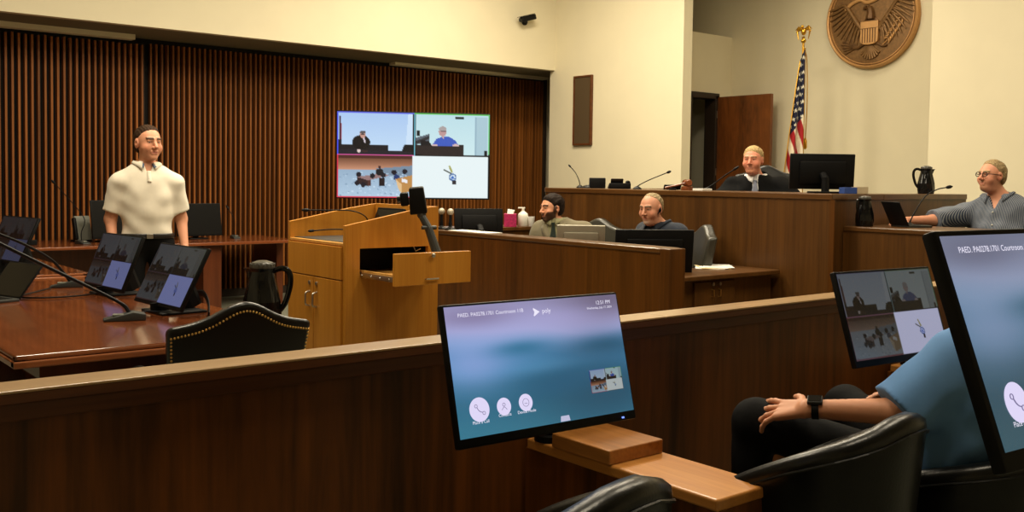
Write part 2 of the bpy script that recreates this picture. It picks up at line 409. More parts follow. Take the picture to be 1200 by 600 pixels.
# near side with its rectangular opening
ox0, ox1, oz0, oz1 = 3.01, 3.50, .875, 1.03
B = BM()
for poly in ([(x0, .03), (ox0, .03), (ox0, 1.185), (x0, 1.166)], [(ox1, .03), (x1, .03), (x1, 1.277), (3.52, 1.273), (ox1, 1.27)],
             [(ox0, .03), (ox1, .03), (ox1, oz0), (ox0, oz0)], [(ox0, oz1), (ox1, oz1), (ox1, 1.27), (3.345, 1.247), (ox0, 1.184)]):
    prism(B, poly, (0, y0, 0), (1, 0, 0), (0, 0, 1), (0, .03, 0))
obj('side_panel', loc(B, P), M['oak'], P)
B = BM(); box(B, x1-.03, x1, y0+.03, y1-.03, .03, 1.277, .002); obj('back_panel', loc(B, P), M['oak'], P)
B = BM(); box(B, x0+.004, x0+.03, y0+.03, y1-.03, .03, 1.06); obj('front_panel', loc(B, P), M['oak'], P)
B = BM(); box(B, x0-.002, x1-.03, y0+.028, y1-.028, 1.045, 1.063, .003); obj('desk_surface', loc(B, P), M['oakx'], P)
B = BM(); box(B, x0+.03, x1-.03, y0+.03, y1-.03, 1.0635, 1.067); obj('desk_mat', loc(B, P), M['darkgrey'], P)
B = BM(); box(B, x0+.02, x1-.02, y0+.02, y1-.02, 0, .03); obj('plinth', loc(B, P), M['black'], P)
B = BM(); box(B, x0-.014, x0+.004, y0+.035, y1-.035, .845, 1.04, .002); obj('apron', loc(B, P), M['oak'], P)
for k, (a, b) in enumerate(((y0+.035, 5.462), (5.468, y1-.035))):
    B = BM(); box(B, x0-.014, x0+.004, a, b, .07, .838, .002); d = obj('door', loc(B, P), M['oak'], P)
    ky = 5.425 if k == 0 else 5.515
    B = BM(); lathe(B, [(.012, 0), (.012, .006), (.007, .008), (0, .008)], 14, (0, 0, 0), Matrix.Translation((x0-.014, ky, .80)) @ Matrix.Rotation(-PI/2, 4, 'Y')); obj('lock', loc(B, P), M['metal'], d, True)
    B = BM(); tube(B, catmull([(x0-.012, ky, .745), (x0-.04, ky, .735), (x0-.042, ky, .70), (x0-.04, ky, .665), (x0-.012, ky, .655)], 4), .006, 8); obj('handle', loc(B, P), M['metal'], d, True)
# dark box inside the opening
B = BM(); box(B, ox0-.02, ox1+.01, y0+.3, y0+.32, .84, 1.04); box(B, ox0-.03, ox0-.01, y0+.03, y0+.32, .84, 1.04); box(B, ox1+.005, ox1+.02, y0+.03, y0+.32, .84, 1.04); box(B, ox0-.02, ox1+.01, y0+.03, y0+.32, 1.032, 1.04)
obj('drawer_bay', loc(B, P), M['black'], P)
D = None
B = BM(); box(B, 2.985, 3.515, 4.675, 4.70, .842, 1.027, .003); D = obj('drawer', loc(B, P), M['oak'], P)
B = BM()
box(B, 3.03, 3.48, 4.70, 5.36, .862, .874); box(B, 3.025, 3.04, 4.70, 5.36, .862, .90); box(B, 3.472, 3.487, 4.70, 5.36, .862, .90)
obj('drawer_tray', loc(B, P), M['oakx'], D)
B = BM(); box(B, 3.018, 3.025, 4.72, 5.3, .858, .888, .001); box(B, 3.014, 3.018, 4.72, 5.2, .866, .880, .001); 
for k in range(5): sphere(B, (3.014, 4.78+.1*k, .873), .006)
obj('drawer_slide', loc(B, P), M['metal'], D)
B = BM(); lathe(B, [(.004, 0), (.004, .008), (.012, .012), (.013, .02), (.008, .025), (0, .026)], 16, (0, 0, 0), Matrix.Translation((3.235, 4.675, 1.012)) @ Matrix.Rotation(PI/2, 4, 'X')); obj('knob', loc(B, P), M['metal'], D, True)
B = BM(); tube(B, [(3.19, 4.676, .876), (3.19, 4.662, .876), (3.275, 4.662, .876), (3.275, 4.676, .876)], .0045, 8); obj('handle', loc(B, P), M['metal'], D, True)
B = BM(); tube(B, [(3.41, 5.13, 1.03), (3.42, 5.12, 1.0), (3.45, 5.11, 1.015)], .004, 6); obj('latch', loc(B, P), M['metal'], P, True)
B = BM(); prism(B, [(0, 0), (.16, 0), (.16, .22), (0, .22)], (3.10, 4.74, .8745), (1, 0, 0), (0, 1, 0), (0, 0, .002)); tag(obj('paper_sheet', B, M['white']), 'white paper lying in the open podium drawer', 'paper')
# touch screen set into the podium
T = thing('touch_panel', 'dark touch screen standing inside the oak podium', 'screen', (3.49, 5.56, 1.067))
Mx = Matrix.Translation((0, 0, .095)) @ Matrix.Rotation(R(22), 4, 'Y')
obj('housing', box(BM(), -.012, .012, -.16, .16, -.095, .095, .005, 2, Mx), M['black'], T)
obj('screen', box(BM(), -.0135, -.012, -.145, .145, -.08, .08, 0, 2, Mx), M['blackgloss'], T)
obj('foot', box(BM(), -.05, .05, -.1, .1, 0, .012, .004), M['black'], T)
# document camera rising out of the drawer
T = thing('document_camera', 'black document camera with bent arm rising from the podium drawer', 'camera', (3.31, 4.80, .875))
B = BM(); box(B, -.07, .11, -.07, .09, 0, .02, .008); obj('base', B, M['black'], T)
B = BM(); tube(B, [(.05, -.02, .02), (.045, .0, .14), (.02, .05, .28), (.0, .09, .35)], [.024, .026, .023, .02], 12, sx=1.2); obj('arm', B, M['darkgrey'], T, True)
B = BM(); cyl(B, (-.025, .055, .285), (.06, .03, .285), .012); sphere(B, (.0, .095, .36), .028); obj('hinge', B, M['darkgrey'], T, True)
B = BM(); Mx = Matrix.Translation((-.02, .11, .44)) @ Matrix.Rotation(R(-8), 4, 'Y') @ Matrix.Rotation(R(-37), 4, 'Z')
t2 = bmesh.new(); box(t2, -.052, .052, -.035, .035, -.075, .085, .01, 3); 
for v in t2.verts:
    f = 1 - .18*(v.co.z+.08)/.16; v.co.x *= f
merge(B, t2, Mx); box(B, -.10, -.052, -.03, .03, -.02, .06, .01, 2, Mx)
obj('camera_head', B, M['black'], T, True)
B = BM(); cyl(B, (-.12, .0, .02), (-.10, .0, .02), .022, n=18); B.transform(Mx); obj('lens', B, M['blackgloss'], T, True)

# ------------------------------------------------------------------ counsel tables
def ogee_top(B, x0, x1, y0, y1, z):
    box(B, x0+.022, x1-.022, y0+.022, y1-.022, z-.014, z, .003)
def ogee_edge(B, x0, x1, y0, y1, z):
    for (a, zl, zh) in ((.008, z-.020, z-.001), (0., z-.050, z-.021)):
        box(B, x0+a, x1-a, y0+a, y0+a+.05, zl, zh, .007, 3); box(B, x0+a, x1-a, y1-a-.05, y1-a, zl, zh, .007, 3)
        box(B, x0+a, x0+a+.05, y0+a, y1-a, zl, zh, .007, 3); box(B, x1-a-.05, x1-a, y0+a, y1-a, zl, zh, .007, 3)
def counsel_table(x0, x1, y0, y1, lab, name='counsel_table'):
    t = thing(name, lab, 'table', ((x0+x1)/2, (y0+y1)/2, 0))
    B = BM(); box(B, x0+.01, x1-.01, y0+.01, y1-.01, .742, .75, .003); box(B, x0+.04, x1-.04, y0+.04, y1-.04, .70, .742); obj('tabletop', loc(B, t), M['mahog'], t)
    B = BM(); ogee_edge(B, x0, x1, y0, y1, .75); obj('edge_moulding', loc(B, t), M['mahogedge'], t)
    B = BM(); box(B, x0+.12, x1-.12, y0+.12, y1-.12, .63, .70); obj('apron', loc(B, t), M['mahogz'], t)
    for yy in (y0+.38, y1-.38):
        B = BM(); box(B, x0+.2, x1-.2, yy-.07, yy+.07, .04, .66, .006); box(B, x0+.13, x1-.13, yy-.1, yy+.1, 0, .07, .01); obj('pedestal', loc(B, t), M['mahogz'], t)
    B = BM(); xm = (x0+x1)/2; box(B, xm-.02, xm+.02, y0+.45, y1-.45, .18, .63); obj('modesty_panel', loc(B, t), M['mahogz'], t)
    return t
counsel_table(.905, 2.13, 4.09, 6.93, 'glossy mahogany counsel table nearest the partition with stepped edge')
counsel_table(.905, 2.13, 7.33, 9.5, 'farther mahogany counsel table beyond the nearest one, by the wall desk')
# desk along the slatted wall
t = thing('wall_desk', 'long mahogany desk standing along the slatted wall', 'desk', (2.6, 10.6, 0))
B = BM(); box(B, -1.6, 5.15, 10.03, 11.1, .715, .75, .008, 3); obj('desktop', loc(B, t), M['mahogx'], t)
for xa in (-1.5, 1.2, 4.07):
    B = BM(); box(B, xa, xa+.2, 10.1, 11.0, 0, .715, .004); obj('leg', loc(B, t), M['mahogz'], t)
B = BM(); box(B, -1.3, 4.07, 10.55, 10.6, .06, .715); obj('modesty_panel', loc(B, t), M['mahogz'], t)
B = BM(); box(B, 5.05, 5.13, 10.4, 11.0, 0, .715, .004); obj('leg', loc(B, t), M['mahogz'], t)

# ------------------------------------------------------------------ things fixed to the walls
t = thing('wall_speaker', 'tall narrow brown speaker grille in a wood frame on the bright wall', 'speaker', (XF, 9.80, 2.40))
w2, h2 = .178, .47
obj('grille', box(BM(), -.03, 0, -w2+.02, w2-.02, -h2+.02, h2-.02), M['grille'], t)
B = BM()
for s in (-1, 1):
    box(B, -.04, 0, s*(w2-.012)-.012, s*(w2-.012)+.012, -h2, h2, .003); box(B, -.04, 0, -w2+.02, w2-.02, s*(h2-.012)-.012, s*(h2-.012)+.012, .003)
obj('frame', B, M['capdark'], t)
t = thing('security_camera', 'small black bullet camera on the upper cream wall', 'camera', (8.68, 10.4, 3.60))
B = BM(); lathe(B, [(.05, 0), (.05, .012), (.03, .02), (0, .02)], 20, (0, 0, 0), Matrix.Rotation(PI/2, 4, 'X')); obj('mount', B, M['black'], t, True)
B = BM(); tube(B, [(0, 0, 0), (-.02, -.05, -.01), (-.03, -.1, .02)], .014); obj('bracket', B, M['black'], t, True)
Mx = Matrix.Translation((-.03, -.12, .03)) @ Matrix.Rotation(R(-16), 4, 'Y')
obj('body', box(BM(), -.13, .12, -.035, .035, -.035, .035, .014, 3, Mx), M['black'], t, True)
B = BM(); cyl(B, (-.15, 0, 0), (-.13, 0, 0), .028); B.transform(Mx); obj('lens', B, M['blackgloss'], t, True)
obj('sunshield', box(BM(), -.16, .1, -.042, .042, .037, .044, .003, 2, Mx), M['black'], t)

# the big screen, swung out from the slatted wall on an arm
# ------------------------------------------------------------------ bronze seal
S = thing('eagle_seal', 'large round bronze eagle seal mounted on the alcove wall', 'seal', (11.274, 6.765, 3.515))
RS = .625
def S3(a, b, d=0.0): return Vector((-.02-d, -a, b))     # a to the right as seen from the room, b up, d out of the wall
MS = Matrix(((0, 0, -1, 0), (-1, 0, 0, 0), (0, 1, 0, 0), (0, 0, 0, 1)))   # local xy -> seal plane, z -> out
B = BM(); lathe(B, [(RS-.01, -.03), (RS-.01, .02), (RS-.05, .026), (0, .03)], 72, (0, 0, 0), MS); obj('disc', B, M['bronze'], S, True)
B = BM(); lathe(B, [(RS-.005, -.03), (RS, .02), (RS-.005, .045), (RS-.02, .055), (RS-.038, .045), (RS-.042, .02)], 96, (0, 0, 0), MS)
B2 = BM(); lathe(B2, [(RS-.052, .02), (RS-.056, .038), (RS-.064, .038), (RS-.068, .02)], 96, (0, 0, 0), MS); merge(B, B2); obj('rim', B, M['bronzelight'], S, True)
MR = MS @ Matrix.Translation((0, -.125, 0)) @ Matrix.Diagonal((1.04, 1.1, 1.0, 1))
def relief(B, pts, h, base=.026, bev=.006):
    prism(B, pts, (0, 0, base), (1, 0, 0), (0, 1, 0), (0, 0, h), bev, MR)
def relief_tube(B, pts, r, base=.032, n=8, sy=1.0):
    t3 = bmesh.new(); tube(t3, [(p[0], p[1], base) for p in pts], r, n, sy=sy); merge(B, t3, MR)
# wings: rows of feathers swept up and out
for s in (-1, 1):
    B = BM()
    relief_tube(B, catmull([(s*.10, -.02), (s*.17, .06), (s*.25, .17), (s*.33, .27), (s*.40, .30)], 6), [.03]*10+[.026]*10+[.018]*5, .04)
    for k in range(11):
        f = k/10
        ax, ay = s*(.14+.24*f), .03+.26*f
        L_ = .20+.07*math.sin(PI*f); an = math.radians(-78+66*f)
        bx, by = ax+s*L_*math.cos(an), ay+L_*math.sin(an)*1.1
        relief_tube(B, catmull([(ax, ay), ((ax+bx)/2+s*.01, (ay+by)/2-.008), (bx, by)], 5), [.011, .014, .016, .017, .017, .016, .015, .014, .012, .009, .004], .036+.0006*k)
    for k in range(8):
        f = k/7; ax, ay = s*(.13+.2*f), .0+.22*f; an = math.radians(-70+55*f)
        relief_tube(B, [(ax, ay), (ax+s*.1*math.cos(an), ay+.11*math.sin(an))], [.012, .005], .05)
    obj('wing', B, M['bronze'], S, True)
B = BM()
t3 = bmesh.new(); sphere(t3, (0, -.02, .03), .13, .95, 1.25, .22, 20); merge(B, t3, MR)
relief_tube(B, catmull([(0, .10), (.0, .17), (-.015, .215), (-.035, .235)], 5), [.06, .058, .056, .052, .05, .047, .045, .044, .042, .04, .038, .036, .034, .032, .03, .028], .045)
relief_tube(B, [(-.05, .235), (-.085, .225), (-.09, .205)], [.022, .016, .004], .055)
obj('eagle_body', B, M['bronzedark'], S, True)
B = BM(); relief(B, [(-.115, .075), (.115, .075), (.115, -.13), (.108, -.165), (.06, -.185), (0, -.19), (-.06, -.185), (-.108, -.165), (-.115, -.13)], .045, .03)
sh = obj('shield', B, M['bronzelight'], S)
B = BM()
for k in range(6): relief(B, [(-.083+.033*k-.006, -.005), (-.083+.033*k+.006, -.005), (-.083+.033*k+.006, -.165), (-.083+.033*k-.006, -.165)], .004, .0745, 0)
relief(B, [(-.113, -.003), (.113, -.003), (.113, -.008), (-.113, -.008)], .005, .0745, 0)
obj('shield_bars', B, M['bronzedark'], sh)
B = BM()
for k in range(9):
    an = math.radians(-150+15*k); relief_tube(B, [(.02*math.cos(an), -.20), (.14*math.cos(an), -.22+.13*math.sin(an))], [.012, .016], .034)
obj('tail', B, M['bronze'], S, True)
for s in (-1, 1):
    B = BM(); relief_tube(B, [(s*.08, -.17), (s*.16, -.215), (s*.22, -.21)], [.02, .016, .012], .04); obj('leg', B, M['bronzedark'], S, True)
B = BM()
relief_tube(B, catmull([(.15, -.21), (.24, -.14), (.33, -.05), (.38, .05)], 5), .008, .036)
for k in range(9):
    f = k/8; cx, cy = .22+.16*f, -.17+.2*f
    for s in (-1, 1):
        t3 = bmesh.new(); sphere(t3, (0, 0, 0), .028, 1, .4, .4, 10); t3.transform(Matrix.Translation((cx+s*.024, cy+.02-s*.018, .04)) @ Matrix.Rotation(R(50+s*35), 4, 'Z')); merge(B, t3, MR)
obj('olive_branch', B, M['bronzelight'], S, True)
B = BM()
for k in range(7):
    f = (k-3)/3; relief_tube(B, [(-.17, -.205), (-.36+.05*abs(f), -.12+.10*f-.04)], [.006, .005], .038); t3 = bmesh.new(); sphere(t3, (-.37+.05*abs(f), -.12+.10*f-.04, .04), .016, 1.4, .7, .5, 8); merge(B, t3, MR)
obj('arrows', B, M['bronzedark'], S, True)
B = BM()
relief_tube(B, catmull([(-.34, .24), (-.25, .30), (-.14, .33), (-.06, .29), (.05, .31), (.15, .35), (.26, .33), (.35, .27)], 6), .022, .045, sy=.5)
obj('scroll', B, M['bronzelight'], S, True)
B = BM()
for k in range(14):
    an = 2*PI*k/14; t3 = bmesh.new(); sphere(t3, (.10*math.cos(an), .43+.10*math.sin(an), .035), .018, 1, 1, .7, 10); merge(B, t3, MR)
for rr, nn in ((.0, 1), (.045, 6)):
    for k in range(nn):
        an = 2*PI*k/nn; t3 = bmesh.new(); sphere(t3, (rr*math.cos(an), .43+rr*math.sin(an), .035), .013, 1, 1, .7, 8); merge(B, t3, MR)
obj('glory_stars', B, M['bronzelight'], S, True)

# ------------------------------------------------------------------ flag on its pole
F = thing('flag', 'stars and stripes flag on a gold pole with eagle finial in the alcove', 'flag', (10.35, 7.12, .45))
B = BM(); lathe(B, [(.16, 0), (.16, .02), (.13, .045), (.05, .07), (.035, .12), (.022, .14), (0, .14)], 28); obj('base', B, M['gold'], F, True)
B = BM(); cyl(B, (0, 0, .1), (0, 0, 2.72), .013, n=14); obj('pole', B, M['gold'], F, True)
B = BM(); lathe(B, [(.013, 2.70), (.03, 2.72), (.03, 2.74), (.015, 2.76), (.02, 2.78), (0, 2.785)], 16)
t3 = bmesh.new(); sphere(t3, (0, 0, 2.84), .035, .8, .9, 1.3, 14); merge(B, t3); sphere(B, (-.015, .01, 2.90), .02)
for s in (-1, 1):
    for k in range(5):
        f = k/4
        tube(B, [(0, s*.02, 2.865), (0, s*(.07+.02*f), 2.90-.012*k), (0, s*(.115-.012*k), 2.865-.03*k)], [.014, .012, .004], 8)
obj('finial', B, M['gold'], F, True)
# draped cloth: folds gathered against the pole, spreading toward the hem
nu, nv = 96, 150
V = np.zeros((nv+1, nu+1, 3)); Cc = np.zeros((nv+1, nu+1, 3))
red, wht, blu = lin((158, 22, 30)), lin((226, 214, 188)), lin((20, 24, 54))
rr_ = np.array([.774, -.633])      # image right
XW = np.zeros((nv+1, nu+1))
for i in range(nv+1):
    v = i/nv                                  # 0 at the top of the hoist .. 1 at the lowest hem
    for j in range(nu+1):
        u = j/nu                              # 0 at the pole .. 1 at the outer edge of the gathered cloth
        spread = .055 + .22*v**.9
        drop = 2.64 - 2.0*v - .16*u*(1-v)
        off = spread*u - .015
        fold = (.012+.03*v)*math.sin(u*12.0+v*1.5) + .008*math.sin(u*7+4*v)
        V[i, j] = (-rr_[0]*off - .63*fold - .03, -rr_[1]*off - .77*fold - .03, drop)
        XW[i, j] = spread*u
        q = spread*u + .42*v
        c = red if int(math.floor(q/.052)) % 2 == 0 else wht
        if v < .40 + .10*u: c = blu
        Cc[i, j] = c
faces = [(i*(nu+1)+j, i*(nu+1)+j+1, (i+1)*(nu+1)+j+1, (i+1)*(nu+1)+j) for i in range(nv) for j in range(nu)]
Z_ = V[..., 2]
for r_ in range(12):
    for c_ in range(4):
        sx_ = .018+.052*c_ + (.026 if r_ % 2 else 0); sz_ = 2.52-.088*r_ - .02*c_
        d_ = np.hypot(XW-sx_, Z_-sz_); an_ = np.arctan2(XW-sx_, Z_-sz_)
        m_ = (d_ < .024*(.62+.38*np.cos(5*an_))) & (Cc[..., 0] < .03) & (Cc[..., 2] < .1)
        Cc[m_] = lin((232, 226, 206))
me = bpy.data.meshes.new('cloth'); me.from_pydata(V.reshape(-1, 3).tolist(), [], faces)
face_colors(me, np.concatenate([Cc.reshape(-1, 3), np.ones(((nv+1)*(nu+1), 1))], 1))
for p in me.polygons: p.use_smooth = True
fl = obj('cloth', me, vcol_mat('flag_cloth', .75, .2, sheen=.2), F)
md = fl.modifiers.new('thick', 'SOLIDIFY'); md.thickness = .003
B = BM(); tube(B, catmull([tuple(V[i, 0]+np.array([.004, .004, 0])) for i in range(0, nv+1, 10)], 3), .008, 8); tube(B, catmull([tuple(V[i, nu]) for i in range(0, nv+1, 10)], 3), .006, 8); obj('gold_fringe', B, M['gold'], F, True)
B = BM(); tube(B, catmull([(0, 0, 2.66), (.035, -.03, 2.5), (.05, -.04, 2.0), (.04, -.035, 1.55)], 6), .006, 8); lathe(B, [(.01, 1.42), (.022, 1.44), (.02, 1.52), (.008, 1.56)], 12, (.04, -.035, 0)); obj('cord', B, M['gold'], F, True)
# ================================================================== screens: pictures shown on the displays
class Canvas:
    def __init__(s, w, h):
        s.w, s.h = w, h; s.a = np.zeros((h, w, 3))
        s.U, s.V = np.meshgrid((np.arange(w))/(w-1), (np.arange(h))/(h-1))   # V from the top
    def fill(s, m, c, k=1.0):
        c = np.asarray(c, float); m = np.asarray(m, float)[..., None]*k
        s.a = s.a*(1-m) + m*c
    def rect(s, u0, v0, u1, v1, c): s.fill((s.U >= u0) & (s.U <= u1) & (s.V >= v0) & (s.V <= v1), c)
    def ell(s, cu, cv, ru, rv, c): s.fill(((s.U-cu)/ru)**2+((s.V-cv)/rv)**2 <= 1, c)
    def poly(s, pts, c):
        ins = np.zeros(s.U.shape, bool); n = len(pts)
        for i in range(n):
            (x1, y1), (x2, y2) = pts[i], pts[(i+1) % n]
            if y1 == y2: continue
            cnd = ((y1 > s.V) != (y2 > s.V)) & (s.U < (x2-x1)*(s.V-y1)/(y2-y1)+x1); ins ^= cnd
        s.fill(ins, c)
    def line(s, p, q, w, c):
        p, q = np.array(p), np.array(q); d = q-p; L2 = (d*d).sum()
        t = np.clip(((s.U-p[0])*d[0]+(s.V-p[1])*d[1])/L2, 0, 1)
        s.fill(np.hypot(s.U-p[0]-t*d[0], (s.V-p[1]-t*d[1])) < w, c)
    def vgrad(s, u0, v0, u1, v1, c0, c1):
        m = (s.U >= u0) & (s.U <= u1) & (s.V >= v0) & (s.V <= v1)
        f = np.clip((s.V-v0)/(v1-v0), 0, 1)[..., None]; g = np.asarray(c0)*(1-f)+np.asarray(c1)*f
        s.a[m] = g[m]
def feed(c, u0=0., v0=0., u1=1., v1=1.):
    W, H_ = u1-u0, v1-v0
    def q(a, b): return (u0+a*W, v0+b*H_)
    def re(a, b, d, e, col): c.rect(*q(a, b), *q(d, e), col)
    def el(a, b, d, e, col): c.ell(*q(a, b), d*W, e*H_, col)
    def po(pts, col): c.poly([q(*p) for p in pts], col)
    re(0, 0, 1, 1, (10, 10, 14))
    # judge view
    c.vgrad(*q(.006, .01), *q(.49, .5), (170, 200, 240), (196, 222, 246))
    po([(.49, .0), (.49, .5), (.44, .5), (.46, .02)], (204, 226, 248))
    re(.012, .05, .022, .36, (70, 40, 60)); re(.022, .14, .030, .40, (150, 50, 60)); re(.008, .33, .03, .42, (30, 28, 40))
    re(.01, .385, .33, .46, (28, 26, 30)); po([(.01, .44), (.49, .45), (.49, .5), (.01, .5)], (34, 32, 40))
    el(.155, .355, .058, .085, (20, 18, 20)); el(.165, .265, .018, .04, (196, 150, 136)); el(.165, .237, .019, .02, (90, 84, 86)); re(.152, .258, .176, .266, (60, 46, 46))
    po([(.165, .31), (.175, .30), (.185, .36), (.178, .37)], (210, 200, 210)); el(.14, .455, .012, .018, (226, 206, 200)); el(.18, .46, .02, .012, (60, 40, 40))
    po([(.415, .46), (.435, .375), (.49, .37), (.49, .46)], (20, 20, 24))
    c.rect(*q(.0, .0), *q(.006, .5), (70, 80, 230)); c.rect(*q(.0, .0), *q(.5, .012), (90, 96, 220))
    # witness view
    c.vgrad(*q(.508, .012), *q(.99, .49), (188, 222, 232), (206, 234, 238))
    re(.9, .03, .915, .49, (150, 180, 196)); re(.915, .03, .985, .49, (170, 200, 212)); re(.77, .03, .83, .06, (40, 50, 50)); re(.965, .43, .985, .49, (30, 34, 36))
    po([(.51, .29), (.6, .24), (.6, .35), (.51, .37)], (92, 100, 110)); re(.515, .2, .538, .27, (20, 22, 24)); po([(.51, .33), (.6, .26), (.6, .3), (.51, .37)], (48, 48, 52))
    re(.72, .36, .83, .49, (36, 30, 32)); po([(.62, .37), (.645, .3), (.69, .265), (.73, .27), (.77, .31), (.79, .36), (.76, .39), (.62, .4)], (62, 92, 190))
    el(.687, .215, .026, .052, (190, 150, 150)); el(.687, .18, .026, .03, (170, 160, 160)); re(.675, .205, .71, .213, (70, 50, 60))
    po([(.68, .265), (.7, .265), (.692, .3)], (205, 170, 165)); el(.775, .375, .022, .018, (214, 184, 184)); el(.635, .375, .018, .016, (214, 184, 184))
    po([(.51, .37), (.72, .385), (.83, .385), (.83, .495), (.51, .49)], (44, 36, 36)); po([(.54, .31), (.6, .33), (.615, .38), (.54, .38)], (26, 24, 28))
    c.rect(*q(.498, .012), *q(.506, .5), (120, 200, 220)); c.rect(*q(.5, .0), *q(1., .012), (90, 190, 80)); c.rect(*q(.992, .0), *q(1., .48), (110, 200, 120))
    # counsel table view
    c.vgrad(*q(.006, .51), *q(.49, .68), (96, 58, 40), (206, 150, 120)); re(.006, .505, .49, .545, (80, 44, 36))
    c.vgrad(*q(.006, .67), *q(.49, 1.), (150, 176, 200), (178, 204, 226))
    po([(.25, .66), (.49, .62), (.49, .75), (.40, .78)], (120, 140, 160))
    rs = random.Random(3)
    for k in range(160):
        el(.02+.46*rs.random(), .7+.29*rs.random(), .004+.006*rs.random(), .004+.006*rs.random(), [(196, 218, 236), (138, 164, 190), (166, 192, 214)][k % 3])
    po([(.13, .76), (.3, .71), (.34, .74), (.2, .8)], (150, 120, 120)); po([(.13, .76), (.2, .8), (.2, .87), (.13, .83)], (52, 36, 38)); po([(.2, .8), (.22, .79), (.22, .86), (.2, .87)], (80, 50, 46))
    for (a, b) in ((.14, .73), (.13, .83), (.17, .85), (.23, .745), (.3, .735), (.37, .70), (.44, .69)): el(a, b, .017, .03, (30, 28, 38))
    re(.27, .77, .31, .86, (34, 26, 30)); el(.275, .7, .025, .04, (24, 24, 32)); el(.276, .645, .009, .018, (60, 40, 44)); el(.385, .76, .02, .035, (40, 60, 110)); 
    po([(.38, .78), (.49, .73), (.49, .92), (.42, .95), (.42, .84)], (190, 140, 80)); po([(.38, .78), (.42, .84), (.42, .95), (.40, .9)], (226, 190, 140)); po([(.42, .77), (.46, .79), (.46, .83), (.42, .81)], (236, 236, 240))
    c.rect(*q(.0, .5), *q(.006, 1.), (214, 50, 70)); c.rect(*q(.0, .985), *q(.49, 1.), (214, 60, 80)); c.rect(*q(.0, .496), *q(.5, .508), (220, 90, 160))
    # document camera view
    re(.492, .505, .992, .995, (232, 244, 246))
    for (p, r_, w_, cc) in (((.70, .665), (.745, .705), .007, (90, 96, 90)), ((.735, .62), (.752, .69), .007, (170, 170, 100))): c.line(q(*p), q(*r_), w_*min(W, H_), cc)
    el(.757, .75, .026, .046, (86, 120, 170)); el(.757, .75, .017, .03, (214, 232, 246)); po([(.745, .75), (.757, .73), (.77, .765), (.75, .775)], (60, 110, 190)); re(.752, .79, .778, .835, (46, 44, 50))
    c.rect(*q(.489, .505), *q(.493, 1.), (230, 240, 246))
def home(c):
    U, V = c.U, c.V
    stops = [(0., (146, 142, 180)), (.12, (158, 154, 196)), (.24, (166, 168, 214)), (.34, (128, 158, 204)), (.44, (78, 134, 178)), (.56, (66, 132, 174)), (.66, (50, 112, 144)), (.8, (44, 104, 132)), (1., (52, 116, 140))]
    vv = np.clip(V + .045*np.sin(U*5.2+1.) - .03*np.sin(U*9.) - .04*(U-.5), 0, 1)
    xs = [s_[0] for s_ in stops]
    for k in range(3): c.a[..., k] = np.interp(vv, xs, [s_[1][k] for s_ in stops])
    def blob(cu, cv, ru, rv, col, k): c.fill(np.exp(-(((U-cu)/ru)**2+((V-cv)/rv)**2)), col, k)
    blob(.12, .45, .22, .2, (150, 166, 222), .7); blob(.55, .55, .2, .06, (110, 168, 214), .5); blob(.38, .37, .16, .06, (40, 108, 142), .75)
    blob(.88, .42, .26, .10, (30, 80, 108), .85); blob(.85, .78, .42, .32, (34, 72, 94), .8); blob(.15, .09, .22, .08, (122, 110, 146), .6); blob(.92, .03, .28, .16, (98, 86, 106), .75); blob(.65, .62, .3, .08, (36, 84, 112), .6); blob(.55, .7, .2, .08, (36, 86, 118), .5)
    blob(.62, .15, .25, .1, (168, 164, 212), .5)
def pic_mesh(c, W, H_, y, gain=1.0, u0=0):
    n, m = c.w, c.h
    V_ = np.stack([(c.U-.5)*W, np.full(c.U.shape, y), (.5-c.V)*H_], -1).reshape(-1, 3)
    F_ = [(i*n+j, (i+1)*n+j, (i+1)*n+j+1, i*n+j+1) for i in range(m-1) for j in range(n-1)]
    me = bpy.data.meshes.new('picture'); me.from_pydata(V_.tolist(), [], F_)
    cols = lin(np.clip(c.a, 0, 255))*gain
    face_colors(me, np.concatenate([cols.reshape(-1, 3), np.ones((n*m, 1))], 1)); return me
C_feed = Canvas(190, 107); feed(C_feed)
C_home = Canvas(120, 68); home(C_home)
C_thumb = Canvas(60, 34); feed(C_thumb)
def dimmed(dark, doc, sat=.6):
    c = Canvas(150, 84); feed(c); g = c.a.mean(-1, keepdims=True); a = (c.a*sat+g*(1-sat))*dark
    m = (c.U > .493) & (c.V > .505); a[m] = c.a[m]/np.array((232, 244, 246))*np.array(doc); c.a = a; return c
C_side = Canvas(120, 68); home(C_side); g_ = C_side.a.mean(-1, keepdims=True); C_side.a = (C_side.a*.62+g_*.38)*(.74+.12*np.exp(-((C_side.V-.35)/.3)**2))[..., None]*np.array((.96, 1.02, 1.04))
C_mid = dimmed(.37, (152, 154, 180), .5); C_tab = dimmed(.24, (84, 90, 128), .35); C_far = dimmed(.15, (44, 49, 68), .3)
scr = vcol_mat('screen_glow', .25, .5, emit=1.0)
scr_dim = vcol_mat('screen_glow_oblique', .3, .5, emit=1.0)
ink = emis('screen_lettering', (236, 232, 250), 1.0)
ink_dim = emis('screen_lettering_soft', (206, 206, 236), .8)
disc_m = emis('screen_button', (222, 214, 246), 1.0)
glyph_m = emis('screen_glyph', (120, 112, 150), 1.0)

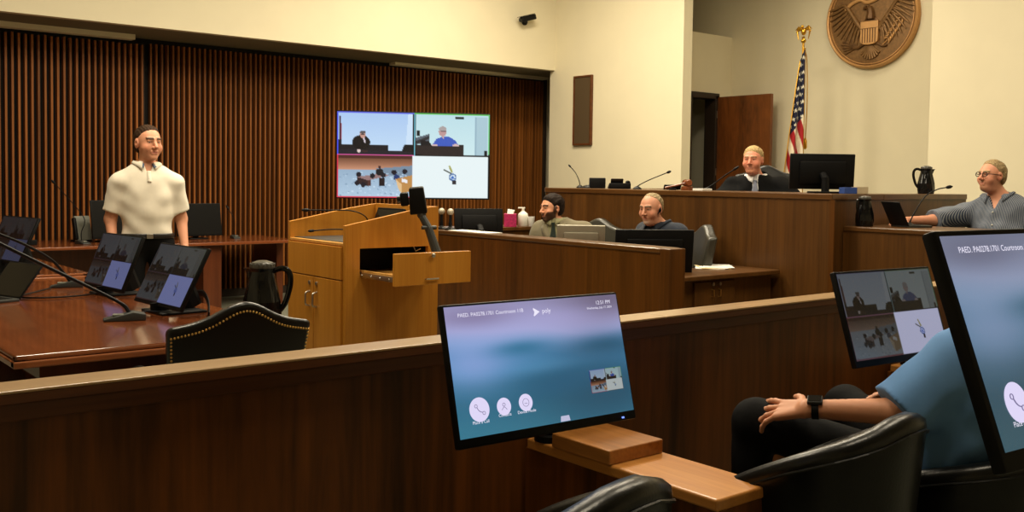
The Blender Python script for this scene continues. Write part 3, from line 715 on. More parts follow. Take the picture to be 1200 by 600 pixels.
def home_ui(parent, Mx, W, H_, y):
    """writing and buttons of the conference home screen, as flat inlays of the screen"""
    TM = Mx @ Matrix.Translation((0, y, 0)) @ Matrix.Rotation(PI/2, 4, 'X')
    def at(u, v, d=0.0): return TM @ Matrix.Translation(((u-.5)*W, (.5-v)*H_, d))
    k_ = W/.5
    for (s, z, u, v, al) in (('PAED. PA0278.1701 Courtroom 11B', .0118, .065, .085, 'LEFT'), ('12:51 PM', .0125, .955, .075, 'RIGHT'), ('Wednesday, July 17, 2024', .0076, .96, .112, 'RIGHT'),
                             ('Place a Call', .0095, .115, .905, 'CENTER'), ('Contacts', .0095, .245, .88, 'CENTER'), ('Device Mode', .0095, .365, .88, 'CENTER')):
        obj('screen_lettering', text_bm(s, z*k_, at(u, v), align=al), ink, parent)
    lg = obj('screen_logo', text_bm('poly', .015*k_, at(.53, .108)), ink, parent)
    B = BM(); t3 = bmesh.new()
    prism(t3, [(-.008, .010), (-.0095, .008), (-.006, 0), (-.0095, -.008), (-.008, -.010), (.010, 0)], (0, 0, 0), (1, 0, 0), (0, 1, 0), (0, 0, .0002)); merge(B, t3, at(.497, .095))
    obj('logo_mark', B, ink, lg)
    for n_, (u, v, r_) in enumerate(((.115, .80, .026), (.245, .805, .019), (.365, .80, .019))):
        t3 = bmesh.new(); bmesh.ops.create_circle(t3, cap_ends=True, radius=r_*k_, segments=40); t3.transform(at(u, v))
        bt = obj('screen_button', t3, disc_m, parent)
        G = BM()
        def g_tube(pts, r2, closed=False):
            t4 = bmesh.new(); tube(t4, [(p[0]*k_, p[1]*k_, .0006) for p in pts], r2, 6, closed=closed); merge(G, t4, at(u, v))
        def circ(cx, cy, rr, n=14): return [(cx+rr*math.cos(a), cy+rr*math.sin(a)) for a in np.linspace(0, 2*PI, n)[:-1]]
        if n_ == 0: g_tube(catmull([(-.0065, .0055), (-.003, -.001), (.002, -.005), (.0075, -.0065)], 4), .0009); g_tube(circ(-.0085, .008, .0035), .0007, True); g_tube(circ(.0105, -.0085, .0035), .0007, True)
        elif n_ == 1: g_tube(circ(0, .004, .0035), .0007, True); g_tube(catmull([(-.007, -.007), (0, -.001), (.007, -.007)], 4), .0007)
        else: g_tube(circ(0, 0, .0085, 22), .0006, True); g_tube([(-.004, -.002), (.004, -.002)], .0006)
        obj('button_glyph', G, glyph_m, bt)
    me = pic_mesh(C_thumb, W*.20, H_*.19, 0, .42)
    t3 = bmesh.new(); t3.from_mesh(me); bpy.data.meshes.remove(me); t3.transform(Mx @ Matrix.Translation(((.855-.5)*W, y-.0003, (.5-.715)*H_)))
    obj('screen_thumbnail', t3, scr, parent)
    B = BM(); prism(B, [(-.015, -.007), (.015, -.007), (.0125, .006), (-.0125, .006)], (0, 0, 0), (1, 0, 0), (0, 1, 0), (0, 0, .0002)); B.transform(at(.575, .972)); obj('screen_tab', B, ink_dim, parent)

def monitor(lab, pos, yaw, tilt, W, H_, zbase, pic=None, gain=1.0, stand='foot', group=None, cat='monitor', name='monitor', bez=.008, chin=.02, shell='black', th=.03, base=None, ui=False, led=None, smat=None):
    """pos = centre of the panel; the thing's origin sits under it at zbase"""
    t = thing(name, lab, cat, (pos[0], pos[1], zbase), R(yaw), group)
    Mx = Matrix.Translation((0, 0, pos[2]-zbase)) @ Matrix.Rotation(R(tilt), 4, 'X')
    B = BM(); box(B, -W/2, W/2, -.009, .012, -H_/2, H_/2, .005, 2, Mx); box(B, -W*.36, W*.36, .010, th, -H_*.36, H_*.3, .012, 2, Mx)
    obj('housing', B, M[shell], t, True)
    sh = H_-chin-bez
    if pic is not None:
        Sx = Mx @ Matrix.Translation((0, 0, (chin-bez)/2))
        me = pic_mesh(pic, W-2*bez, sh, -.0098, gain); t3 = bmesh.new(); t3.from_mesh(me); at_ = None
        bpy.data.meshes.remove(me); t3.transform(Sx); obj('screen', t3, smat or scr, t)
        if ui: home_ui(t, Sx, W-2*bez, sh, -.0104)
    else:
        obj('screen', box(BM(), -W/2+bez, W/2-bez, -.0098, -.009, -H_/2+chin, H_/2-bez, 0, 2, Mx), M['screen_off'], t)
    if led is not None:
        obj('power_light', box(BM(), W/2-.05, W/2-.042, -.0105, -.009, -H_/2+.006, -H_/2+.010, .001, 2, Mx), M['led_blue'], t)
    zc = pos[2]-zbase
    if stand == 'foot':
        bk = Mx @ Vector((0, .028, -.02))
        B = BM(); tube(B, [(0, bk.y+.0, bk.z), (0, bk.y+.05, bk.z-.03), (0, bk.y+.055, .012)], [.022, .022, .024], 10, sx=1.3); obj('stand', B, M[shell] if shell == 'black' else M['black'], t, True)
        B = BM(); box(B, -.11, .11, bk.y-.04, bk.y+.13, 0, .014, .006); obj('foot', B, M['black'], t, True)
    elif stand == 'easel':
        lo = Mx @ Vector((0, .0, -H_/2)); hi = Mx @ Vector((0, .03, .02))
        B = BM(); tube(B, [(hi.x, hi.y, hi.z), (0, hi.y+.075, .012)], .012, 8, sx=5.0); obj('stand', B, M['black'], t, True)
        B = BM(); box(B, -.13, .13, lo.y-.03, hi.y+.10, 0, .012, .005); tube(B, [(0, lo.y+.015, .008), (0, lo.y+.012, lo.z+.02)], .014, 8, sx=3.5); obj('foot', B, M['black'], t, True)
    elif stand == 'post':
        bk = Mx @ Vector((0, .028, 0)); px_, py_, pz_ = base
        loc_ = Matrix.Rotation(-R(yaw), 3, 'Z') @ Vector((px_-pos[0], py_-pos[1], 0))
        B = BM(); cyl(B, (loc_.x, loc_.y, pz_-zbase), (loc_.x, loc_.y, zc-.03), .018, n=14); cyl(B, (loc_.x, loc_.y, pz_-zbase), (loc_.x, loc_.y, pz_-zbase+.02), .05, n=18)
        tube(B, [(loc_.x, loc_.y, zc-.05), ((loc_.x+bk.x)/2+.03, max(loc_.y, bk.y+.06)*.5+.5*(bk.y+.07), zc-.04), (bk.x, bk.y+.05, zc-.02), (bk.x, bk.y-.005, bk.z)], .016, 10)
        obj('mounting_arm', B, M['black'], t, True)
        B = BM(); box(B, -.05, .05, .026, .034, -.05, .05, .002, 2, Mx); obj('mounting_plate', B, M['black'], t)
    return t
# --- wall TV
TVp = (6.408, 9.648, 1.716)
T = thing('wall_television', 'large wall television showing a four-way courtroom video grid on the slatted wall', 'television', (TVp[0], TVp[1], TVp[2]), R(-29.8))
W_, H_ = 1.78, 1.01
B = BM(); box(B, -W_/2, W_/2, -.02, .03, -H_/2, H_/2, .006); box(B, -.55, .55, .03, .055, -.35, .3, .015); obj('housing', B, M['black'], T, True)
me = pic_mesh(C_feed, W_-.018, H_-.026, -.0215, 1.0); o_ = obj('screen', me, scr, T); 
Rz = Matrix.Rotation(-R(-29.8), 3, 'Z'); wl = Rz @ Vector((6.75-TVp[0], 11.27-TVp[1], 0))
el_ = Rz @ Vector((7.15-TVp[0], 10.45-TVp[1], 0))
B = BM(); tube(B, [(0, .055, 0), (0, .12, 0), tuple(el_), tuple(wl)], .03, 10); obj('wall_arm', B, M['black'], T, True)
t3 = bmesh.new(); box(t3, -.15, .15, -.02, .02, -.2, .2, .004); t3.transform(Matrix.Translation(wl) @ Matrix.Rotation(R(29.8), 4, 'Z')); obj('wall_plate', t3, M['black'], T)
# --- jury monitors
monitor('large tilted monitor with blue-teal home screen and three round buttons above the divider shelf', (1.56, 1.785, 1.004), -2.7, -14.8, .54, .325, .60, C_home, 1.0, 'post', base=(2.135, 2.40, .60), ui=True, led=1, name='jury_monitor', bez=.006, chin=.022)
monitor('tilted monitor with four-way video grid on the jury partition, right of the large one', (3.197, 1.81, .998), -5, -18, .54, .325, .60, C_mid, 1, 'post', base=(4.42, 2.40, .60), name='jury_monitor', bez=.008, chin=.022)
monitor('nearest monitor, cut by the right picture edge, showing one big round call button', (1.549, .601, 1.234), -4.9, -20.4, .54, .325, 0, C_side, 1, 'post', base=(1.76, .72, 0), ui=True, name='jury_monitor', bez=.009, chin=.026)
# --- counsel table monitors
def sc_(p, k): return (p[0]*k, p[1]*k, 1.45+(p[2]-1.45)*k)
k1 = 1.09
a_ = sc_((1.70, 5.452, .982), k1); b_ = sc_((1.698, 4.598, .9775), k1)
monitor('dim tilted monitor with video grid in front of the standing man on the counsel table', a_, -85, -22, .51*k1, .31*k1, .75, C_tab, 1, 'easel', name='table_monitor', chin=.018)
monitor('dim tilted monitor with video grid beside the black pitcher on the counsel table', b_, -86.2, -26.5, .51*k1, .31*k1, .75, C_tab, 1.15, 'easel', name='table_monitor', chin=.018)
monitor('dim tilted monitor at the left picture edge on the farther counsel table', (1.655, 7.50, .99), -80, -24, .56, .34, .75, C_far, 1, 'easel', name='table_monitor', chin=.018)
# --- monitors on the wall desk and clerks' desks (seen from behind)
monitor('black monitor on the wall desk to the left of the standing man', (3.28, 10.55, .985), 12, -8, .46, .40, .75, None, 1, 'foot', name='desk_monitor')
monitor('black monitor on the wall desk to the right of the standing man', (4.22, 10.60, .965), 4, -8, .52, .36, .75, None, 1, 'foot', name='desk_monitor')
monitor('black monitor back beside the two small ball-headed microphones on the clerk partition', (5.04, 6.60, 1.075), 158, 6, .42, .26, .80, None, 1, 'foot', name='clerk_monitor')
monitor('silver-grey monitor back in front of the bearded clerk in the light suit', (5.36, 5.69, .975), 139, -14, .38, .26, .80, None, 1, 'foot', name='clerk_monitor', shell='silver')
monitor('wide black monitor back in front of the balding clerk at the end of the partition', (5.27, 4.83, .95), 146, -8, .57, .32, .80, None, 1, 'foot', name='clerk_monitor')
monitor('black monitor back standing on the judge bench beside the flag', (6.62, 4.36, 1.545), 143, -4, .50, .27, 1.38, None, 1, 'foot', name='bench_monitor')

# --- laptops
def laptop(lab, loc_, rz, w=.33, d=.23, ang=108, pic=None, gain=.1):
    t = thing('laptop', lab, 'laptop', loc_, R(rz))
    B = BM(); box(B, -w/2, w/2, -d/2, d/2, 0, .016, .005); b_ = obj('base', B, M['darkgrey'], t, True)
    B = BM()
    for i in range(13):
        for j in range(5): box(B, -w*.43+i*w*.067, -w*.43+i*w*.067+w*.055, -.01+j*.02, .006+j*.02, .016, .0185)
    obj('keys', B, M['black'], b_)
    obj('touchpad', box(BM(), -.045, .045, -d/2+.01, -.03, .0155, .0165), M['black'], b_)
    Mx = Matrix.Translation((0, d/2-.004, .014)) @ Matrix.Rotation(-R(ang-90), 4, 'X')
    obj('lid', box(BM(), -w/2, w/2, 0, .008, 0, d, .003, 2, Mx), M['black'], t, True)
    obj('screen', box(BM(), -w/2+.008, w/2-.008, -.001, 0, .012, d-.008, 0, 2, Mx), M['blackgloss'], t)
    return t
laptop('open grey laptop at the left picture edge on the nearest counsel table', (1.17, 5.98, .75), -72, ang=128)
laptop('black laptop with tilted lid on the witness stand ledge', (6.84, 3.745, 1.145), 62, .23, .19, 116)

# --- gooseneck microphones
def mic(lab, loc_, pts, base=(.07, .11), rz=0, r=.005, head=(.012, .05), cat='microphone', name='gooseneck_microphone', group=None, wedge=True, cable=None, btn=True, table_axes=False):
    t = thing(name, lab, cat, loc_, R(rz), group)
    def unrot(p): return tuple(Matrix.Rotation(-R(rz), 3, 'Z') @ Vector(p))
    if table_axes: pts = [unrot(p) for p in pts]; cable = [unrot(p) for p in cable] if cable else None
    if wedge:
        B = BM(); w, d = base
        prism(B, [(-d/2, 0), (d/2, 0), (d/2, .03), (d*.2, .042), (-d/2, .010)], (-w/2, 0, 0), (0, 1, 0), (0, 0, 1), (w, 0, 0), .005)
        b_ = obj('base', B, M['darkgrey'], t, True)
        if btn: obj('button', box(BM(), -w*.22, w*.22, -d*.28, -d*.02, .022, .032, .003), M['grey'], b_)
    else:
        B = BM(); lathe(B, [(base[0], 0), (base[0], .008), (base[0]*.6, .02), (.008, .03), (0, .03)], 20); obj('base', B, M['black'], t, True)
    pl = catmull(pts, 8)
    B = BM(); tube(B, pl, [r*1.15]*8+[r]*(len(pl)-8), 8); obj('gooseneck', B, M['black'], t, True)
    d = (Vector(pl[-1])-Vector(pl[-3])).normalized(); p = Vector(pl[-1])
    B = BM(); tube(B, [p-d*.004, p+d*.008, p+d*head[1]*.6, p+d*head[1]], [head[0]*.7, head[0], head[0], head[0]*.4], 12); obj('capsule', B, M['black'], t, True)
    if cable:
        B = BM(); tube(B, catmull(cable, 8), .0045, 8); obj('cable', B, M['black'], t, True)
    return t
def rel(p, o): return tuple(np.array(p)-np.array(o))
o1 = (1.56, 4.84, .75)
mic('black gooseneck microphone nearest the dark table edge, its long stem rising left out of view', o1, [rel(p, o1) for p in ((1.585, 4.845, .785), (1.55, 4.86, .83), (1.40, 4.87, .92), (1.2, 4.81, 1.03), (1.02, 4.75, 1.13), (.9, 4.7, 1.2))], (.085, .19), -104, .0085, table_axes=True,
    cable=[rel(p, o1) for p in ((1.62, 4.83, .775), (1.68, 4.88, .78), (1.76, 4.93, .765), (1.86, 5.0, .758), (1.93, 5.25, .757), (1.99, 5.6, .757))])
o2 = (1.73, 6.45, .75)
mic('black gooseneck microphone farther back on the nearest table, beside the looped cable', o2, [rel(p, o2) for p in ((1.75, 6.44, .785), (1.71, 6.44, .84), (1.62, 6.36, .93), (1.45, 6.2, 1.03), (1.27, 6.05, 1.11), (1.1, 5.9, 1.17))], (.085, .19), -110, .0085, table_axes=True,
    cable=[rel(p, o2) for p in ((1.81, 6.42, .772), (1.90, 6.25, .758), (1.84, 6.05, .758), (1.66, 5.90, .758), (1.46, 5.90, .758), (1.36, 6.02, .758), (1.50, 6.22, .758), (1.62, 6.38, .758))])
mic('small gooseneck microphone on the wall desk left of the left desk monitor', (2.93, 10.35, .75), [(0, .02, .035), (0, .02, .12), (.02, .0, .25), (-.08, .06, .42), (-.22, .12, .60)], (.09, .14), 20, .004)
mic('small gooseneck microphone on the wall desk right of the right desk monitor', (4.62, 10.55, .75), [(0, .02, .035), (0, .02, .1), (-.01, .01, .22), (-.06, .05, .33)], (.08, .12), 0, .004)
mic('gooseneck microphone standing at the far left end of the judge bench', (6.62, 7.05, 1.38), [(0, 0, .025), (0, .02, .08), (-.01, .06, .15), (-.03, .11, .205)], (.035, 0), 0, .004, (.009, .03), wedge=False)
mic('long slanting gooseneck microphone in front of the bright wall on the bench', (6.55, 6.22, 1.38), [(0, 0, .025), (0, -.04, .045), (.0, -.16, .09), (.0, -.36, .152)], (.04, 0), 0, .0045, (.012, .04), wedge=False)
mic('gooseneck microphone leaning toward the judge in the black robe', (6.60, 5.45, 1.38), [(0, 0, .025), (.02, -.05, .06), (.05, -.14, .13), (.08, -.21, .18)], (.04, 0), 0, .0055, (.011, .05), wedge=False)
mic('gooseneck microphone on the witness ledge beside the pitcher at the wall', (6.95, 3.82, 1.145), [(0, 0, .025), (.03, -.02, .10), (.10, -.06, .22), (.2, -.10, .275), (.27, -.14, .292)], (.035, 0), 0, .0045, (.013, .045), wedge=False)
o3 = (3.42, 5.68, 1.067)
mic('thin microphone lying out across the far rim of the podium', o3, [(0, 0, .028), (-.02, .0, .12), (-.12, .02, .165), (-.3, .04, .17), (-.42, .05, .172)], (.03, 0), 0, .004, (.011, .045), wedge=False)
mic('low microphone stalk over the near desk surface of the podium', (3.20, 5.50, 1.067), [(0, 0, .028), (-.03, .01, .05), (-.12, .05, .055), (-.22, .12, .045)], (.03, 0), 0, .004, (.009, .035), wedge=False)
mic('thin gooseneck microphone rising in front of the tissue box', (5.30, 6.95, .80), [(0, 0, .025), (.01, .0, .1), (.06, -.03, .2), (.17, -.08, .33)], (.035, 0), 0, .0045, (.009, .03), wedge=False)

# --- insulated pitchers
def pitcher(lab, loc_, rz, s=1.0, twist=True):
    t = thing('pitcher', lab, 'pitcher', loc_, R(rz), 'insulated water pitchers')
    prof = [(.068, 0), (.074, .004), (.075, .012), (.078, .05), (.076, .10), (.066, .15), (.056, .19), (.05, .225), (.053, .238), (.0, .238)]
    B = BM(); n = 64; rings = []
    for (r_, z) in prof[:-1]:
        ring = []
        for k in range(n):
            a = 2*PI*k/n; fl = 1+.03*math.sin(9*(a)+z*22)*(1 if .02 < z < .2 else 0)
            sp = math.exp(-((math.atan2(math.sin(a-PI), math.cos(a-PI)))/.28)**2)*max(0, (z-.19)/.048)*.028
            ring.append((math.cos(a)*(r_*fl+sp)*s, math.sin(a)*(r_*fl+sp)*s, z*s))
        rings.append(ring)
    loft(B, rings); obj('body', B, M['blackgloss'], t, True)
    B = BM(); lathe(B, [(.05*s, .236*s), (.052*s, .242*s), (.05*s, .252*s), (.044*s, .262*s), (.02*s, .270*s), (0, .271*s)], 40)
    for k in range(18):
        a = 2*PI*k/18; box(B, -.004*s, .004*s, .046*s, .0525*s, .24*s, .258*s, .001, 1, Matrix.Rotation(a, 4, 'Z'))
    obj('lid', B, M['pitcherlid'], t, True)
    B = BM(); tube(B, [(p[0]*s, 0, p[1]*s) for p in catmull([(.048, .228), (.085, .238), (.112, .222), (.118, .18), (.108, .13), (.094, .09), (.074, .062)], 6)], [.011*s]*37, 10, sx=.7, sy=1.1); obj('handle', B, M['blackgloss'], t, True)
    return t
pitcher('black insulated pitcher on the mahogany counsel table behind the studded chair', (2.035, 4.34, .75), -40, 1.13)
pitcher('black pitcher standing up against the cream wall on the bench end', (7.85, 4.18, 1.38), 130, .86)
pitcher('black pitcher in the corner of the witness ledge against dark wood', (6.56, 3.955, 1.145), 178, .83)

# --- other things on the judge bench
B = BM(); lathe(B, [(.085, 0), (.085, .008), (.07, .022), (.04, .03), (0, .032)], 32); tag(obj('puck_microphone', B, M['black'], None, True), 'flat round black conference puck on the left of the bench', 'microphone'); bpy.data.objects['puck_microphone'].location = (6.62, 7.02-.12, 1.38)
t = thing('speaker_box', 'small black cube speaker on the bench near the bright wall', 'speaker', (6.60, 6.79, 1.38), R(140))
obj('cabinet', box(BM(), -.075, .075, -.06, .06, 0, .10, .008, 3), M['black'], t, True)
obj('grille', box(BM(), -.062, .062, -.064, -.058, .012, .088, .003), M['darkgrey'], t)
t = thing('desk_phone', 'black desk phone with raised display on the bench', 'telephone', (6.60, 6.50, 1.38), R(140))
B = BM(); prism(B, [(-.09, 0), (.10, 0), (.10, .055), (-.09, .015)], (-.1, 0, 0), (0, 1, 0), (0, 0, 1), (.2, 0, 0), .006); obj('base', B, M['black'], t, True)
B = BM(); tube(B, catmull([(-.08, -.08, .03), (-.075, -.05, .048), (-.07, .03, .062), (-.08, .08, .058)], 5), [.018]*4+[.014]*8+[.018]*4, 10); obj('handset', B, M['blackgloss'], t, True)
B = BM(); box(B, -.03, .085, -.006, .006, 0, .07, .004, 2, Matrix.Translation((0, .06, .035)) @ Matrix.Rotation(R(-35), 4, 'X')); obj('display', B, M['blackgloss'], t)
B = BM()
for i in range(3):
    for j in range(4): box(B, -.02+i*.026, 0+i*.026, -.07+j*.022, -.054+j*.022, .022+j*.0046, .027+j*.0046)
obj('keypad', B, M['grey'], t)
t = thing('tablet', 'small black tablet leaning low on the bench beside the gavel', 'tablet', (6.58, 5.83, 1.38), R(140))
Mx = Matrix.Translation((0, -.02, .004)) @ Matrix.Rotation(R(-55), 4, 'X')
obj('body', box(BM(), -.075, .075, -.004, .004, 0, .07, .003, 2, Mx), M['black'], t); obj('stand', box(BM(), -.03, .03, .0, .05, 0, .018, .004), M['black'], t)
t = thing('gavel', 'brown wooden gavel resting on its sounding block on the bench', 'gavel', (6.58, 5.66, 1.38), R(62))
B = BM(); cyl(B, (-.045, 0, .062), (.045, 0, .062), .026); 
for s in (-1, 1): cyl(B, (s*.030, 0, .062), (s*.036, 0, .062), .030); cyl(B, (s*.045, 0, .062), (s*.055, 0, .062), .03, .024)
obj('head', B, M['gavel'], t, True)
B = BM(); tube(B, [(0, 0, .062), (0, .06, .048), (0, .14, .03), (0, .2, .016)], [.008, .009, .008, .011], 10); obj('handle', B, M['gavel'], t, True)
B = BM(); lathe(B, [(.05, 0), (.052, .01), (.048, .032), (.035, .036), (0, .036)], 28); tag(obj('sounding_block', B, M['gavel'], None, True), 'round wooden sounding block under the gavel on the bench', 'block'); bpy.data.objects['sounding_block'].location = (6.58, 5.66, 1.38)
for ch in t.children: ch.location.z = .002
B = box(BM(), -.07, .07, -.05, .05, 0, .018, .002); o_ = tag(obj('note_pad', B, M['white']), 'white note pad on the bench just right of the gavel', 'paper'); o_.location = (6.52, 5.44, 1.38); o_.rotation_euler.z = .1
for lab, x_, y_, m_, sz in (('blue box edge beside the judge monitor on the bench', 6.60, 4.10, 'bluecard', (.05, .05, .045)), ('beige carton beside the blue box on the bench end', 6.74, 4.09, 'beigecard', (.045, .05, .05))):
    t = thing('small_box', lab, 'box', (x_, y_+.02, 1.38), R(-35))
    obj('carton', box(BM(), -sz[0], sz[0], -sz[1], sz[1], 0, sz[2], .003), M[m_], t); obj('flap', box(BM(), -sz[0]*.98, sz[0]*.98, -sz[1]*.98, 0, sz[2], sz[2]+.003, .001), M[m_], t)

# --- clerk area
def ball_mic(x_, y_, lab):  # short stalk microphones with pale ball heads; they give no light
    t = thing('ball_microphone', lab, 'lamp', (x_, y_, 1.05), 0)
    B = BM(); lathe(B, [(.045, 0), (.045, .01), (.018, .02), (.012, .03), (0, .03)], 20); obj('base', B, M['black'], t, True)
    B = BM(); cyl(B, (0, 0, .02), (0, 0, .125), .011); cyl(B, (0, 0, .03), (0, 0, .06), .014); obj('stem', B, M['black'], t, True)
    B = BM(); sphere(B, (0, 0, .142), .027, 1, 1, 1, 18); obj('head', B, M['foam'], t, True)
ball_mic(4.545, 6.44, 'left of the two short stalks with round pale heads on the clerk partition'); ball_mic(4.545, 6.32, 'right of the two short stalks with round pale heads on the clerk partition')
for i, (x_, y_, rz_, lab) in enumerate(((4.54, 6.12, .1, 'white paper lying on the partition top near the black monitor'), (4.535, 5.86, .05, 'white sheet at the partition edge left of the black monitor foot'))):
    B = box(BM(), -.075, .075, -.11, .11, 0, .004); o_ = tag(obj('paper_sheet', B, M['white']), lab, 'paper'); o_.location = (x_, y_, 1.051); o_.rotation_euler.z = rz_
t = thing('paper_stack', 'loose white papers lying on the dark clerk desk beside the monitor', 'papers', (5.98, 4.86, .80))
for k in range(4): obj('sheet', box(BM(), -.11, .11, -.15, .15, .003*k, .003*k+.0022, 0, 1, Matrix.Rotation(R([-50, -38, -58, -44][k]), 4, 'Z') @ Matrix.Translation((.02*k-.03, .01*k, 0))), M['white' if k != 1 else 'creamcard'], t)
t = thing('tissue_box', 'magenta and white tissue box on the counter by the slatted wall', 'tissue box', (6.0, 7.36, 1.0), R(-39))
obj('carton', box(BM(), -.06, .06, -.06, .06, 0, .125, .003), M['magenta'], t)
B = BM(); 
for k in range(7): prism(B, [(-.03, 0), (.03, 0), (.02+.004*k, .035), (-.025, .028+.003*k)], (0, -.02+.006*k, .124), (1, 0, 0), (0, .3, 1), (0, .002, 0))
obj('tissue', B, M['white'], t)
t = thing('carton', 'pale cream carton left of the magenta tissue box', 'carton', (5.87, 7.46, 1.0), R(-39))
obj('body', box(BM(), -.08, .08, -.06, .06, 0, .125, .003), M['creamcard'], t); obj('lid', box(BM(), -.082, .082, -.062, .062, .118, .13, .002), M['magenta'], t)
t = thing('pump_bottle', 'white lotion pump bottle right of the tissue box', 'bottle', (6.16, 7.36, 1.0), R(-39))
B = BM(); lathe(B, [(.045, 0), (.05, .006), (.05, .10), (.044, .125), (.022, .142), (.016, .148), (0, .148)], 28); obj('body', B, M['whiteplastic'], t, True)
B = BM(); cyl(B, (0, 0, .145), (0, 0, .175), .014); box(B, -.05, .02, -.011, .011, .172, .186, .004); obj('pump', B, M['whiteplastic'], t, True)
for i, (x_, y_) in enumerate(((6.215, 7.30),)):
    B = BM(); lathe(B, [(.024, 0), (.026, .002), (.034, .095), (.0325, .095), (.025, .004), (0, .004)], 28); o_ = tag(obj('paper_cup', B, M['white'], None, True), 'white paper cup right of the pump bottle on the counter', 'cup'); o_.location = (x_, y_, 1.0)
# small chargers on the wall desk
t = thing('adapter', 'small black adapter with white lights on the wall desk at far left', 'adapter', (2.47, 10.42, .75))
obj('body', box(BM(), -.05, .05, -.03, .03, 0, .05, .006), M['black'], t)
obj('indicator', box(BM(), -.03, -.018, -.032, -.03, .012, .02), M['led_white'], t); obj('indicator', box(BM(), -.03, -.018, -.032, -.03, .032, .04), M['led_white'], t)
t = thing('desk_phone', 'grey upright desk phone behind the left desk monitor', 'telephone', (3.05, 10.72, .75), R(20))
Mx = Matrix.Rotation(R(-12), 4, 'X'); obj('body', box(BM(), -.09, .09, -.02, .02, 0, .27, .01, 2, Mx), M['grey'], t, True); obj('handset', box(BM(), -.12, -.085, -.045, .0, .02, .25, .012, 3, Mx), M['black'], t, True); obj('foot', box(BM(), -.08, .08, -.02, .12, 0, .02, .005), M['black'], t)
B = BM(); tube(B, catmull([(1.93, 4.72, .76), (2.0, 4.9, .80), (2.03, 5.05, .83), (2.02, 5.2, .80), (1.98, 5.3, .76)], 8), .016, 8, sx=.35, sy=1.2)
tag(obj('cable_strap', B, M['black'], None, True), 'short dark cable strap arching behind the monitor by the pitcher', 'cable')

# ================================================================== chairs
def star_base(t, m, zs=.40, n=5):
    B = BM()
    for k in range(n):
        a = 2*PI*k/n+.3; tube(B, [(0, 0, .13), (.14*math.cos(a), .14*math.sin(a), .11), (.29*math.cos(a), .29*math.sin(a), .075)], [.028, .022, .016], 8)
    obj('star_base', B, m, t, True)
    B = BM(); cyl(B, (0, 0, .1), (0, 0, zs), .028); obj('gas_lift', B, M['black'], t, True)
    for k in range(n):
        a = 2*PI*k/n+.3; B = BM(); c = (.29*math.cos(a), .29*math.sin(a), .03)
        d = Vector((-math.sin(a), math.cos(a), 0))*.02
        cyl(B, Vector(c)-d, Vector(c)+d, .03, n=14); cyl(B, (c[0], c[1], .03), (c[0], c[1], .075), .01, n=8); obj('caster', B, M['black'], t, True)
def exec_chair(lab, loc_, rz, leather='leather', wback=.50, ztop=.96, nails=True, name='studded_chair', group=None):
    """faces +y; arched back with nail-head trim"""
    t = thing(name, lab, 'chair', loc_, R(rz), group)
    z0 = .42; n = 24; hw = wback/2
    def topz(f): return ztop-.045+.075*(math.exp(-(f/.42)**2)) - .02*abs(f)**3
    def yb(z): return -.20-.13*((z-z0)/(ztop-z0))
    def xw(z): return hw*(.86+.14*min(1, (z-z0)/(ztop-z0)))
    B = BM(); front, back = [], []
    nz = 10
    rows = []
    for i in range(nz+1):
        row = []
        for j in range(n+1):
            f = -1+2*j/n; zt = topz(f); z = z0+(zt-z0)*i/nz
            x = f*xw(z); y = yb(z)+.03*(1-f*f)*-1
            row.append((x, y, z))
        rows.append(row)
    # closed shell: back face, rounded rim, padded front face
    th = .075
    t3 = bmesh.new()
    vb = [[t3.verts.new((p[0], p[1], p[2])) for p in r] for r in rows]
    vf = [[t3.verts.new((p[0]*.97, p[1]+th+.02*math.sin(PI*i/nz)*(1-(-1+2*j/n)**2), p[2]-.004)) for j, p in enumerate(r)] for i, r in enumerate(rows)]
    for i in range(nz):
        for j in range(n):
            t3.faces.new((vb[i][j], vb[i][j+1], vb[i+1][j+1], vb[i+1][j])); t3.faces.new((vf[i][j], vf[i+1][j], vf[i+1][j+1], vf[i][j+1]))
        for j, s in ((0, 1), (n, -1)):
            q = (vb[i][j], vb[i+1][j], vf[i+1][j], vf[i][j]); t3.faces.new(q if s > 0 else q[::-1])
    for j in range(n):
        t3.faces.new((vb[nz][j], vb[nz][j+1], vf[nz][j+1], vf[nz][j])); t3.faces.new((vb[0][j], vf[0][j], vf[0][j+1], vb[0][j+1]))
    bmesh.ops.recalc_face_normals(t3, faces=t3.faces[:])
    merge(B, t3); bk = obj('backrest', B, M[leather], t, True, angle=50)
    bv = bk.modifiers.new('round', 'BEVEL'); bv.width = .022; bv.segments = 3; bv.limit_method = 'ANGLE'; bv.angle_limit = R(50)
    if nails:
        B = BM()
        for j in range(0, 45):
            f = -1+2*j/44; zt = topz(f)-.036; sphere(B, (f*xw(zt)*.955, yb(zt)-.03*(1-f*f)-.004, zt), .0046, 1, .6, 1, 8)
        for s in (-1, 1):
            for k in range(30):
                z = ztop-.10-.0145*k
                sphere(B, (s*xw(z)*.955, yb(z)-.003, z), .0046, 1, .6, 1, 8)
        no = obj('nail_trim', B, M['brass'], bk, True)
    B = BM(); box(B, -.25, .25, -.24, .25, .40, .50, .035, 4); obj('seat', B, M[leather], t, True)
    for s in (-1, 1):
        B = BM(); tube(B, catmull([(s*.27, -.2, .62), (s*.29, -.05, .65), (s*.29, .12, .65), (s*.28, .2, .60), (s*.27, .17, .50), (s*.25, .12, .43)], 6), [.03]*31, 10, sx=1.0, sy=.8); obj('armrest', B, M[leather], t, True)
    star_base(t, M['mahogz']); return t
exec_chair('studded black leather chair at the near end of the counsel table, its back to us', (1.64, 3.91, 0), -6, ztop=.94, wback=.58, group=None)
exec_chair('black leather studded chair behind the balding clerk', (5.85, 5.22, 0), 62, ztop=1.09, wback=.50, nails=False, name='leather_chair', leather='leather_grey')
